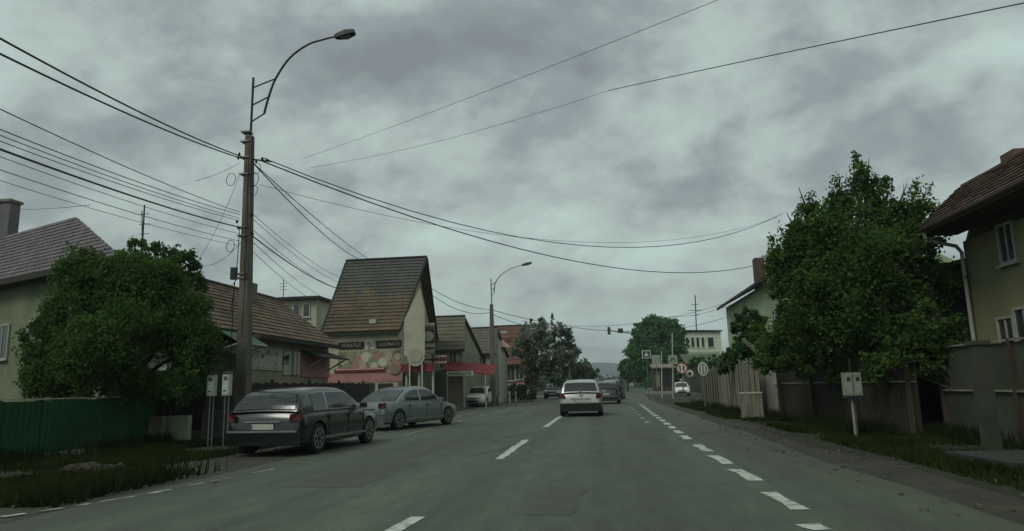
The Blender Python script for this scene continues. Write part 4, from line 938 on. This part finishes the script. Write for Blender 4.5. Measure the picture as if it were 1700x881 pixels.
for (cx, cy) in ((396, 262), (398, 256), (426, 268), (436, 264), (444, 266), (394, 368), (396, 378), (420, 388), (419, 356)):
    c = P(cx, cy); ins.tube([(c.x, Y1 - .02, c.z - .05), (c.x, Y1 - .02, c.z), (c.x, Y1 - .02, c.z + .05)], [.02, .04, .02], 8)
ins.build('insulator', DKMET, ft, kind='stuff')
MB().tube([P(402, 262), P(450, 268)], .022, 6).build('cross_bar', DKMET, ft)
bx = P(392, 455); MB().box((bx.x, Y1 - .12, bx.z), (.16, .12, .34)).build('junction_box', DKMET, ft)
c = P(409, 470)
cb = MB()
for k, (x0, y0, x1, y1) in enumerate(((404, 380, 390, 520), (420, 250, 412, 470), (418, 300, 408, 560), (395, 470, 389, 690))):
    cb.tube([P(x0, y0) - Vector((0, .2, 0)), P((x0 + x1) / 2 + 2 * (-1) ** k, (y0 + y1) / 2) - Vector((0, .2, 0)), P(x1, y1) - Vector((0, .22, 0))], .012, 5)
cb.build('riser_cable', WIRE, ft, kind='stuff')
# second and far posts
Y2 = 50.0
b2 = at(819, 668, Y2); t2 = at(815, 505, Y2)
arm2 = [Vector((at(x, y, Y2).x, Y2, at(x, y, Y2).z)) for x, y in ((820, 486), (821, 477), (823, 468), (832, 456), (845, 447), (858, 442), (866, 440))]
lamp_post('second concrete lamp post with bowed arm beside the small white car', (b2.x, Y2, 0), t2.z, 1.25, arm2, tuple(at(815, 462, Y2)), 0, STEEL)
b3 = at(827, 668, Y2 + 1); sp = MB().tube([(b3.x, Y2 + 1, 0), (b3.x, Y2 + 1, at(826, 548, Y2 + 1).z)], .09, 8).build('signal_pole', STEEL); tag(sp, 'plain pale pole standing just right of second lamp post', 'pole')
# antenna left + far pylon
for (px_, top, bot, Y, name, lab, rows) in ((240, 340, 415, 26, 'roof_aerial', 'double-rod aerial mast above the left trees', ((355, 8), (372, 11), (388, 9))), (1154, 490, 560, 158, 'lattice_mast', 'thin far mast above the white building', ((505, 6), (515, 10), (523, 8)))):
    a, c = at(px_, bot, Y), at(px_, top, Y); r_ = .03 if Y < 50 else .12
    o = thing(name, lab, 'mast', (a.x, Y, 0))
    MB().tube([(a.x, Y, 0), (c.x, Y, c.z)], r_, 6).build('mast', DKMET, o)
    if Y < 50: MB().tube([(a.x - .1, Y, a.z), (c.x - .1, Y, c.z - .25)], .02, 6).build('mast', DKMET, o)
    for (y_, hw) in rows: p = at(px_, y_, Y); d_ = hw / FPX * Y; MB().tube([(p.x - d_, Y, p.z), (p.x + d_, Y, p.z)], r_ * .5, 5).build('rod', DKMET, o)

# ------------------------------------------------------------------ wires
def wire(label, a, c, sag=0.0, r=.008, m=WIRE, n=18):
    a = Vector(a); c = Vector(c); pts = [a.lerp(c, i / n) - Vector((0, 0, 4 * sag * (i / n) * (1 - i / n))) for i in range(n + 1)]
    o = MB().tube(pts, r, 5).build('overhead_wire', m); tag(o, label, 'wire', 'overhead wires along the street'); return o
A = P(403, 262); B = P(400, 376)
def ext(px0, py0, Ya, px1_, py1_, Yb, k=.25):
    a = at(px0, py0, Ya); c = at(px1_, py1_, Yb); return a + (a - c) * k, c
def w2(label, l, r_, sag=0, rad=.008, m=WIRE, k=.25):
    a, c = ext(*l, *r_, k=k); return wire(label, a, c, sag, rad, m)
w2('upper of two thick black cables crossing the top left sky', (0, 50, 8), (402, 260, Y1), .18, .017)
w2('lower of two thick black cables crossing the top left sky', (0, 77, 8), (402, 263, Y1), .16, .017)
w2('thick black cable reaching the pole at its middle from the left', (0, 238, 8), (398, 377, Y1), .12, .017)
for i, (y0, y1, r_, lab) in enumerate(((172, 352, .008, 'thin wire first below the thick top-left pair'), (206, 356, .008, 'thin wire just above the closely spaced left bundle'), (216, 362, .007, 'topmost wire of the closely spaced left bundle'), (226, 366, .007, 'second wire of the closely spaced left bundle'), (252, 388, .006, 'faint wire directly under the thick middle left cable'), (274, 400, .007, 'thin wire second under the thick middle left cable'), (292, 408, .005, 'lowest faint wire left of the pole'))):
    w2(lab, (0, y0, 8.5 + .3 * i), (398, y1, Y1), .12, r_ * 1.1, WIRETHIN if i > 3 else WIRE)
wire('upper of two wires drooping from pole top to the right trees', P(437, 262), at(1300, 354, 40), 2.3, .016, WIRETHIN)
wire('lower of two wires drooping from pole top to the right trees', P(430, 265), at(1255, 440, 46), 1.6, .02, WIRE)
wire('faint third wire drooping from the pole toward the right house', P(430, 306), at(1290, 360, 40), 1.6, .007, WIRETHIN)
wire('left cable of the pair running from pole to the steep roof ridge', P(418, 268), (at(598, 431, YF + 4).x, YF + 4, at(598, 431, YF + 4).z), .35, .018)
wire('right cable of the pair running from pole to the steep roof ridge', P(422, 272), (at(612, 430, YF + 4).x, YF + 4, at(612, 430, YF + 4).z), .15, .016)
wire('thick cable from mid pole down behind the steep roof', P(412, 386), at(575, 482, 40), .3, .02)
for i, (y0, x1, y1, lab) in enumerate(((350, 570, 462, 'topmost thin wire from mid pole toward the steep roof'), (358, 566, 470, 'second thin wire from mid pole toward the steep roof'), (376, 560, 478, 'third thin wire from mid pole toward the steep roof'), (396, 552, 500, 'fourth thin wire from mid pole toward the low house'), (412, 545, 510, 'lowest thin wire from mid pole toward the low house'))):
    wire(lab, P(414, y0), at(x1, y1, 40), .25, .009, WIRETHIN if i in (0, 4) else WIRE)
wire('upper thin wire rising from pole across the sky to the top right', at(505, 262, 26), at(1290, -40, 12), .1, .006, WIRETHIN)
wire('thin wire crossing the top right sky down toward the pole', at(515, 278, 26), at(1010, 150, 20), .25, .006, WIRETHIN)
wire('clear dark wire crossing the top right corner of the sky', at(1010, 150, 20), at(1800, -16, 10), -.02, .0105, WIRE)
wire('upper wire from the steep roof to second lamp post', at(715, 478, YF + 5), at(815, 514, Y2), .3, .02, WIRETHIN)
wire('lower wire from the steep roof to second lamp post', at(718, 490, YF + 5), at(815, 518, Y2), .5, .02, WIRETHIN)
wire('upper wire from second lamp post across the road to the right', at(815, 514, Y2), at(1210, 525, 75), 1.6, .022, WIRETHIN)
wire('lower wire from second lamp post into the blossom tree', at(815, 520, Y2), at(950, 545, 75), .6, .022, WIRETHIN)
wire('wire carrying toward the far traffic lights', at(940, 540, 88), at(1215, 500, 70), .9, .022, WIRETHIN)
wire('short wire across the gap above the signs', at(1110, 525, 90), at(1215, 505, 70), .4, .02, WIRETHIN)
wire('slack guy wire left of the pole, steep one', P(398, 290), at(330, 430, 20), .2, .006, WIRETHIN)
wire('slack guy wire left of the pole, gentle one', P(398, 270), at(325, 300, 14), .05, .006, WIRETHIN)
wire('service wire from pole down to the low house eave', P(402, 400), at(330, 440, 22), .25, .007, WIRETHIN)
wire('thin wire over the grey roof at far left', at(18, 347, 25), at(150, 340, 16), .05, .008, WIRETHIN)
wire('service cable from pole down to the tree side', P(400, 455), at(325, 500, 22), .3, .008, WIRETHIN)

# ------------------------------------------------------------------ traffic lights
tl = thing('traffic_light', 'traffic signal mast arm over the road with two dark heads', 'traffic light', (at(1056, 620, 78).x, 78, 0))
YT = 78
YT = 131; q = at(1088, 558, YT); MB().tube([(q.x, YT, 0), (q.x, YT, q.z + .3)], .11, 8).build('mast', STEEL, tl)
MB().tube([at(1088, 558, YT), at(1030, 551, YT), at(1009, 548, YT)], .10, 6).build('arm', STEEL, tl)
for (a_, wd, hh) in ((1011, .55, 1.4), (1030, .95, .85)):
    c = at(a_, 549, YT); o = MB().box((c.x, YT - .15, c.z), (wd, .25, hh)).build('signal_head', SIGNK, tl)
    for k, m_ in enumerate((mat('lamp_r', (.10, .015, .01), .4), mat('lamp_y', (.10, .07, .01), .4), mat('lamp_g', (.01, .08, .04), .4))): MB().disc((c.x, YT - .29, c.z + hh * (.3 - .3 * k)), hh * .11, (0, 1, 0), .03, 10).build('lamp', m_, o)
YT = 78
tl2 = thing('traffic_light', 'single dark traffic signal above the pale blossom tree', 'traffic light', (at(943, 640, 78).x, 78, 0))
c = at(943, 557, YT); MB().tube([(c.x, YT, 0), (c.x, YT, c.z)], .09, 8).build('mast', STEEL, tl2)
o = MB().box((c.x, YT - .2, c.z), (.36, .22, .95)).build('signal_head', SIGNK, tl2)
for k, m_ in enumerate(('lamp_r', 'lamp_y', 'lamp_g')): MB().disc((c.x, YT - .32, c.z + .28 - .28 * k), .09, (0, 1, 0), .03, 10).build('lamp', MATS[m_], o)

# ------------------------------------------------------------------ road signs
def sign(label, px, py, rpx, Y, kind, zscale=1.0, border=SIGNR, face=WHITEB, txt=None, base_py=None):
    c = at(px, py, Y); r_ = rpx / FPX * Y; o = thing('road_sign', label, 'road sign', (c.x, Y, 0))
    MB().tube([(c.x, Y + .05, 0), (c.x, Y + .05, c.z + r_ * .9)], .035, 8).build('post', STEEL, o)
    if kind == 'round':
        def el(rr_, y_, th):
            n = 28; pts = [(c.x + rr_ * math.cos(2 * PI * k / n), y_, c.z + rr_ * zscale * math.sin(2 * PI * k / n)) for k in range(n)]; return MB().prism(pts, (0, th, 0))
        el(r_, Y - .02, .03).build('rim', border, o); el(r_ * .8, Y - .03, .009).build('face', face, o)
    else:
        MB().span((c.x - r_, Y - .02, c.z - r_ * zscale), (c.x + r_, Y + .01, c.z + r_ * zscale)).build('rim', border, o)
        MB().span((c.x - r_ * .85, Y - .03, c.z - r_ * zscale * .82), (c.x + r_ * .85, Y - .021, c.z + r_ * zscale * .82)).build('face', face, o)
    return o, c, r_
o, c, r_ = sign('square white sign with dark figure, leftmost and highest of the sign group', 1073, 588, 7, 58, 'sq', .9, WHITEB, mat('sign_slate', (.05, .08, .085), .5))
MB().prism([(c.x - r_ * .5, 57.955, c.z - r_ * .4), (c.x + r_ * .5, 57.955, c.z - r_ * .4), (c.x, 57.955, c.z + r_ * .5)], (0, .012, 0)).build('symbol', WHITEB, o)
o, c, r_ = sign('pale shield-like sign just right of the highest square sign', 1089, 597, 6.5, 60, 'sq', 1.1, TRIML, mat('sign_greenish', (.25, .34, .26), .5))
o, c, r_ = sign('square sign with dark arch symbol, middle of the sign group', 1117, 597, 7, 54, 'sq', 1.0, TRIML, mat('sign_greenish', (.25, .34, .26), .5))
MB().tube([(c.x + r_ * .5 * math.cos(a_), 53.96, c.z - r_ * .3 + r_ * .6 * math.sin(a_)) for a_ in [PI * k / 8 for k in range(9)]], .03, 6).build('symbol', SIGNK, o)
o, c, r_ = sign('largest round red-rimmed sign of the group', 1132, 611, 9, 44, 'round', 1.0, SIGNR)
for dx in (-.12, .1): MB().span((c.x + dx - .035, 43.945, c.z - .16), (c.x + dx + .035, 43.965, c.z + .16)).build('symbol', SIGNK, o)
o, c, r_ = sign('smallest round sign with dark centre, low in the group', 1145, 620, 6, 44.5, 'round', 1.0, WHITEB, WHITEB)
MB().disc((c.x, 44.46, c.z), r_ * .4, (0, 1, 0), .02, 14).build('symbol', SIGNK, o)
o, c, r_ = sign('tall oval-looking round sign with two dark bars, rightmost of the group', 1167, 612, 8, 36, 'round', 1.35, WHITEB, mat('sign_grey', (.20, .22, .17), .5))
for dx in (-.07, .07): MB().span((c.x + dx - .03, 35.945, c.z - .2), (c.x + dx + .03, 35.965, c.z + .2)).build('symbol', WHITEB, o)
for i, (px_, py0, py1, Y) in enumerate(((1116, 553, 640, 60), (1098, 583, 640, 62))):
    a, c = at(px_, py1, Y), at(px_, py0, Y); o = MB().tube([(a.x, Y, 0), (c.x, Y, c.z)], .05, 8).build('street_pole', TRIML); tag(o, ['tall slim pale pole in front of the round green tree', 'short slim pale pole beside the shield-like sign'][i], 'pole')

# ------------------------------------------------------------------ cars
def smooth_interp(keys, t):
    xs = [k[0] for k in keys]; return [float(np.interp(t, xs, [k[j] for k in keys])) for j in range(1, len(keys[0]))]
def car(label, loc, rz, paint, kind='hatch', L_=4.2, Wd=1.74, H=1.46, lights=False, black_low=False, brake=False):
    """nose toward local +Y, origin on the ground at mid length"""
    o = thing('parked_car' if not lights else 'moving_car', label, 'car', loc, rz); hw = Wd / 2; hl2 = L_ / 2
    belt = H * .635 if kind != 'suv' else H * .62
    rear_top = {'hatch': belt, 'suv': belt, 'sedan': belt * 1.02}[kind]
    # stations: y fraction, z low, z high, half width factor
    K = [(-1, .40, belt * .62, .80), (-.985, .30, belt * .86, .88), (-.95, .24, rear_top * .985, .94), (-.85, .20, rear_top, .98), (-.6, .18, rear_top, 1.0), (0, .17, belt, 1.0), (.38, .18, belt * .985, 1.0), (.48, .18, belt * .965, .995), (.7, .18, belt * .90, .98), (.86, .20, belt * .82, .94), (.95, .24, belt * .73, .86), (.985, .30, belt * .62, .76), (1, .38, belt * .52, .64)]
    ts = sorted(set(list(np.linspace(-.95, .95, 30)) + [k[0] for k in K])); ring = 14; vs = []
    for t in ts:
        zl, zh, wf = smooth_interp(K, t); w = hw * wf; y = t * hl2; h = zh - zl
        pr = [(0, zl), (.75 * w, zl), (.94 * w, zl + .04), (.985 * w, zl + .22 * h), (1.0 * w, zl + .5 * h), (.985 * w, zl + .74 * h), (.93 * w, zl + .95 * h), (.80 * w, zh), (0, zh + .018)]
        full = pr + [(-x, z) for x, z in pr[-2:0:-1]]; ring = len(full)
        vs += [(x, y, z) for x, z in full]
    n = len(ts); mb_ = MB(); mb_.add(vs, [(i * ring + j, i * ring + (j + 1) % ring, (i + 1) * ring + (j + 1) % ring, (i + 1) * ring + j) for i in range(n - 1) for j in range(ring)] + [tuple(range(ring - 1, -1, -1)), tuple(range((n - 1) * ring, n * ring))])
    body = mb_.build('body', paint, o, local=True)
    # wheel arches cut out
    wr = .315 if kind != 'suv' else .345; wy = (-hl2 + .78, hl2 - .84)
    cut = MB()
    for y in wy: cut.tube([(-hw - .2, y, wr), (hw + .2, y, wr)], wr * 1.17, 28)
    co_ = cut.build('cutter', paint, None, local=True)
    md = body.modifiers.new('b', 'BOOLEAN'); md.operation = 'DIFFERENCE'; md.object = co_; md.solver = 'EXACT'
    body.parent = None; bpy.context.view_layer.update()
    me = bpy.data.meshes.new_from_object(body.evaluated_get(bpy.context.evaluated_depsgraph_get()))
    body.modifiers.clear(); body.data = me; body.parent = o; me.shade_smooth(); me.set_sharp_from_angle(angle=math.radians(35))
    bpy.data.objects.remove(co_)
    MB().span((-hw * .8, -hl2 * .8, .2), (hw * .8, hl2 * .8, .42)).build('underbody', RUBBER, o, local=True)
    # cabin: roofline along the car, tumblehome across it
    bf = (belt - .03) / H
    RL = {'hatch': [(-.97, bf), (-.93, .76), (-.86, .88), (-.74, .955), (-.5, .99), (-.2, 1.0), (.02, .985), (.14, .94), (.30, .80), (.47, bf)],
          'suv': [(-.975, bf), (-.95, .74), (-.90, .88), (-.82, .955), (-.6, .99), (-.2, 1.0), (.03, .985), (.15, .94), (.32, .79), (.49, bf)],
          'sedan': [(-.70, bf), (-.58, .76), (-.45, .88), (-.32, .955), (-.12, .995), (.0, 1.0), (.12, .975), (.22, .92), (.34, .80), (.49, bf)]}[kind]
    zb = belt - .03
    rx = np.array([p[0] for p in RL]); rz_l = np.array([p[1] for p in RL]) * H
    dense = np.linspace(rx[0], rx[-1], 200); dz = np.interp(dense, rx, rz_l)
    ker = np.hanning(17); ker /= ker.sum(); dzp = np.convolve(np.pad(dz, 8, mode='edge'), ker, 'valid')
    def zt_(t): return float(np.interp(t, dense, dzp))
    def w_(z): 
        f = max(0, min(1, (z - zb) / (H - zb))); return hw * (.92 - .19 * f ** 1.25)
    tst = np.linspace(rx[0], rx[-1], 34); cv = []; rn = 0
    for t in tst:
        top_ = max(zt_(t), zb + .01); h = top_ - zb; y = t * hl2; e1 = 1 - .06 * max(0, 1 - h / .2)
        half = [(w_(zb) * e1, zb - .02), (w_(zb + .35 * h) * e1, zb + .35 * h), (w_(zb + .68 * h) * e1, zb + .68 * h), (w_(zb + .86 * h) * .985 * e1, zb + .86 * h), (w_(top_) * .935 * e1, zb + .965 * h), (w_(top_) * .84 * e1, top_), (w_(top_) * .45, top_ + .014), (0, top_ + .02)]
        full = half + [(-x, z) for x, z in half[-2::-1]]; rn = len(full); cv += [(x, y, z) for x, z in full]
    n_ = len(tst); m_ = MB(); m_.add(cv, [(i * rn + j, i * rn + j + 1, (i + 1) * rn + j + 1, (i + 1) * rn + j) for i in range(n_ - 1) for j in range(rn - 1)])
    cab_o = m_.build('roof_and_pillars', paint, o, local=True, smooth=True)
    def sidewin(side, t0, t1, grow, m2, nm, off):
        zlo = belt + .035 - grow; k = 9; vs = []
        for i in range(k + 1):
            t = t0 - grow / hl2 + (t1 - t0 + 2 * grow / hl2) * i / k; zz_ = max(zlo + .02, min(H - .115, zt_(t) - .085) + grow)
            for q in (0, .5, 1):
                z = zlo + (zz_ - zlo) * q; vs.append((side * (w_(z) + off), t * hl2, z))
        return MB().add(vs, [(3 * i + j, 3 * i + j + 1, 3 * i + j + 4, 3 * i + j + 3) for i in range(k) for j in (0, 1)]).build(nm, m2, o, local=True, smooth=True)
    cuts = {'hatch': ((-.70, -.42), (-.38, .30)), 'suv': ((-.84, -.52), (-.48, -.12), (-.08, .33)), 'sedan': ((-.47, -.13), (-.09, .34))}[kind]
    for side in (-1, 1):
        sidewin(side, cuts[0][0], cuts[-1][1], .016, CHROME if kind != 'suv' else RUBBER, 'window_trim', .004)
        for (u0, u1) in cuts: sidewin(side, u0, u1, 0, CARGLASS, 'side_window', .009)
    def endwin(t0, t1, nm, sgn):
        vs = []; k = 8; c_ = 8
        for i in range(k + 1):
            t = t0 + (t1 - t0) * i / k
            for j in range(c_ + 1):
                u = -1 + 2 * j / c_; x = u * w_(zt_(t)) * .86; vs.append((x, t * hl2 + sgn * .018, zt_(t) + .012 + .02 * (1 - abs(u)) ))
        return MB().add(vs, [(i * (c_ + 1) + j, i * (c_ + 1) + j + 1, (i + 1) * (c_ + 1) + j + 1, (i + 1) * (c_ + 1) + j) for i in range(k) for j in range(c_)]).build(nm, CARGLASS, o, local=True, smooth=True)
    endwin(.14, rx[-1] - .03, 'windshield', 1)
    endwin({'hatch': -.82, 'suv': -.875, 'sedan': -.36}[kind], rx[0] + .012, 'rear_window', -1)
    yb1 = rx[-1] * hl2
    # wheels
    for sx in (-1, 1):
        for y in wy:
            x = sx * (hw - .11); w_ = MB(); w_.tube([(x - .1, y, wr), (x - .085, y, wr), (x + .085, y, wr), (x + .1, y, wr)], [wr * .9, wr, wr, wr * .9], 28)
            tw = w_.build('wheel', RUBBER, o, local=True, smooth=True)
            r_ = MB(); xo = x + sx * .098; r_.tube([(xo - sx * .02, y, wr), (xo, y, wr)], wr * .24, 16)
            for k in range(7):
                a = 2 * PI * k / 7; r_.prism([(xo - sx * .01, y + math.cos(a + da) * rr_, wr + math.sin(a + da) * rr_) for da, rr_ in ((-.35, wr * .2), (.35, wr * .2), (.13, wr * .66), (-.13, wr * .66))], (sx * .014, 0, 0))
            r_.tube([(xo - sx * .012, y + math.cos(2 * PI * k / 24) * wr * .66, wr + math.sin(2 * PI * k / 24) * wr * .66) for k in range(25)], .022, 5)
            r_.build('rim', RIM, tw, local=True)
    # rear and front furniture
    R = -hl2; zt = rear_top
    for sx in (-1, 1):
        MB().prism([(sx * hw * .70, R + .02, zt * .80), (sx * hw * .94, R + .09, zt * .80), (sx * hw * .95, R + .12, zt * (.98 if kind != 'suv' else .97)), (sx * hw * .72, R + .02, zt * .96)], (0, -.06, 0)).build('taillight', TAILB if brake else TAIL, o, local=True)
        MB().prism([(sx * hw * .50, hl2 - .04, belt * .60), (sx * hw * .80, hl2 - .16, belt * .60), (sx * hw * .84, hl2 - .22, belt * .76), (sx * hw * .52, hl2 - .10, belt * .72)], (0, .07, 0)).build('headlight', HEAD, o, local=True)
        mm = MB(); mm.box((sx * (hw + .07), yb1 - .28, belt + .06), (.15, .10, .12)); mm.build('wing_mirror', paint, o, local=True)
        for yy_ in ((.10, -.35) if kind != 'sedan' else (.12, -.32)):
            MB().box((sx * (hw - .004), yy_ * hl2 - .1, belt * .86), (.03, .16, .025)).build('door_handle', paint, o, local=True)
        for yy_ in (.42, .03, -.42): MB().span((sx * (hw * .975 - .004), yy_ * hl2, .32), (sx * (hw * 1.004), yy_ * hl2 + .008, belt * .93)).build('door_gap', RUBBER, o, local=True)
        MB().span((sx * (hw * 1.0 - .02), -hl2 * .52, .30), (sx * (hw * 1.0 + .012), hl2 * .50, .345)).build('sill_strip', CHROME if not black_low else RUBBER, o, local=True)
    bmz = .36 if kind != 'suv' else .42
    MB().prism([(-hw * .93, R + .05, .22), (hw * .93, R + .05, .22), (hw * .95, R + .03, bmz + .12), (-hw * .95, R + .03, bmz + .12)], (0, -.07, 0)).build('rear_bumper', RUBBER if (black_low or kind == 'suv') else paint, o, local=True)
    MB().span((-hw * .88, R - .045, bmz + .13), (hw * .88, R + .03, bmz + .165)).build('bumper_strip', CHROME, o, local=True)
    pz = zt * (.68 if kind != 'sedan' else .66)
    pl_ = MB().span((-.26, R - .022, pz - .055), (.26, R + .03, pz + .055)).build('number_plate', PLATE, o, local=True)
    MB().span((-.255, R - .028, pz - .05), (-.225, R - .023, pz + .05)).build('plate_band', SIGNB, pl_, local=True)
    MB().span((-.42, R - .02, pz + .085), (.42, R + .03, pz + .115)).build('boot_trim', CHROME if kind != 'suv' else paint, o, local=True)
    MB().span((-hw * .55, hl2 - .03, .30), (hw * .55, hl2 + .012, .44)).build('lower_grille', RUBBER, o, local=True)
    MB().span((-hw * .42, hl2 - .05, belt * .58), (hw * .42, hl2 + .006, belt * .70)).build('grille', RUBBER, o, local=True)
    MB().span((-.26, hl2, .45), (.26, hl2 + .02, .55)).build('number_plate', PLATE, o, local=True)
    return o
RUBBER = mat('rubber', (.014, .015, .013), .8, scale=5)
CHROME = mat('chrome_trim', (.42, .46, .44), .3, .8, scale=5)
RIM = mat('wheel_alloy', (.34, .37, .35), .35, .7, scale=5)
CARGLASS = mat('car_glass', (.022, .03, .028), .06, scale=2, spec=.8)
TAIL = mat('taillight_m', (.075, .010, .012), .25, scale=4)
TAILB = mat('taillight_dull', (.14, .02, .02), .25, scale=4)
HEAD = mat('headlight_m', (.45, .5, .48), .15, .3, scale=4)
PLATE = mat('plate_white', (.50, .53, .46), .5, scale=6, c2=(.30, .32, .28))
def paintm(name, c, r=.28, metal=.35):
    m = mat(name, c, r, metal, c2=tuple(v * .86 for v in c), scale=1.1, spec=.5)
    b = m.node_tree.nodes['Principled BSDF']; b.inputs['Coat Weight'].default_value = .6; b.inputs['Coat Roughness'].default_value = .08; return m
P_DK = paintm('paint_dark', (.012, .016, .016), .22, .1); P_SV = paintm('paint_silver', (.20, .23, .22)); P_WH = paintm('paint_white', (.78, .80, .74), .35, 0)
P_LS = paintm('paint_light', (.40, .42, .39), .30, .35); P_BK = paintm('paint_black', (.03, .036, .036))
car('dark grey hatchback parked nearest, its rear toward the camera', (-6.85, 16.05, 0), math.radians(-5), P_DK, 'hatch', 4.25, 1.78, 1.40)
car('silver-grey sedan parked ahead of the dark hatchback', (-6.95, 24.3, 0), math.radians(-20), P_SV, 'sedan', 4.6, 1.76, 1.40)
c = gp(800, 672); car('small white hatchback facing us by second lamp post', (at(798, 660, 50).x, 50, 0), math.radians(180 - 10), P_WH, 'hatch', 3.9, 1.74, 1.38)
wc = at(965, 687, 30); sv_ = car('white estate car driving ahead in our lane, rear view', (wc.x, 32.0, 0), 0, P_LS, 'suv', 4.4, 1.84, 1.53, lights=True)
MB().disc((0, -2.2 - .03, .98), .075, (0, 1, 0), .02, 18).build('badge', SIGNK, sv_, local=True)
MB().tube([(math.cos(a) * .07, -2.245, .98 + math.sin(a) * .07) for a in [k * PI / 10 for k in range(21)]], .008, 5).build('badge_ring', CHROME, sv_, local=True)
bd = MB()
for s in (-1, 1):
    bd.tube([(s * .012, -2.246, .985), (s * .032, -2.246, 1.045)], .006, 4); bd.tube([(s * .012, -2.246, .985), (s * .03, -2.246, .92)], .006, 4); bd.tube([(s * .03, -2.246, .92), (s * .055, -2.246, 1.0)], .006, 4)
bd.build('badge_letters', CHROME, sv_, local=True)
for s in (-1, 1): MB().tube([(s * .62, -1.4, 1.565), (s * .64, .3, 1.575)], .02, 6).build('roof_rail', CHROME, sv_, local=True)
d = at(1009, 650, 48); car('dark car driving ahead, partly behind the white estate car', (d.x, 50.2, 0), math.radians(-3), P_BK, 'hatch', 4.2, 1.76, 1.52, lights=True)
d = at(1019, 645, 62); car('farther dark car driving ahead at the end of the queue', (d.x, 64, 0), math.radians(-5), P_DK, 'suv', 4.5, 1.85, 1.7, lights=True)
d = at(916, 645, 72); car('grey oncoming car left of the white estate car', (d.x, 74, 0), math.radians(180), P_DK, 'hatch', 4.2, 1.75, 1.5, lights=True)
d = at(1131, 645, 74); car('small white car parked among the signs on the right', (d.x, 74, 0), math.radians(176), P_WH, 'hatch', 3.9, 1.6, 1.35)

# ------------------------------------------------------------------ haze
HZ = bpy.data.materials.new('haze_air'); HZ.use_nodes = True; t = HZ.node_tree
for n in list(t.nodes): t.nodes.remove(n)
o_ = t.nodes.new('ShaderNodeOutputMaterial'); pv = t.nodes.new('ShaderNodeVolumePrincipled'); pv.inputs['Color'].default_value = (.80, .90, .95, 1); pv.inputs['Density'].default_value = .00038
t.links.new(pv.outputs[0], o_.inputs['Volume'])
MB().span((-3100, -300, -3.5), (3100, 3200, 150)).build('haze', HZ, kind='stuff')
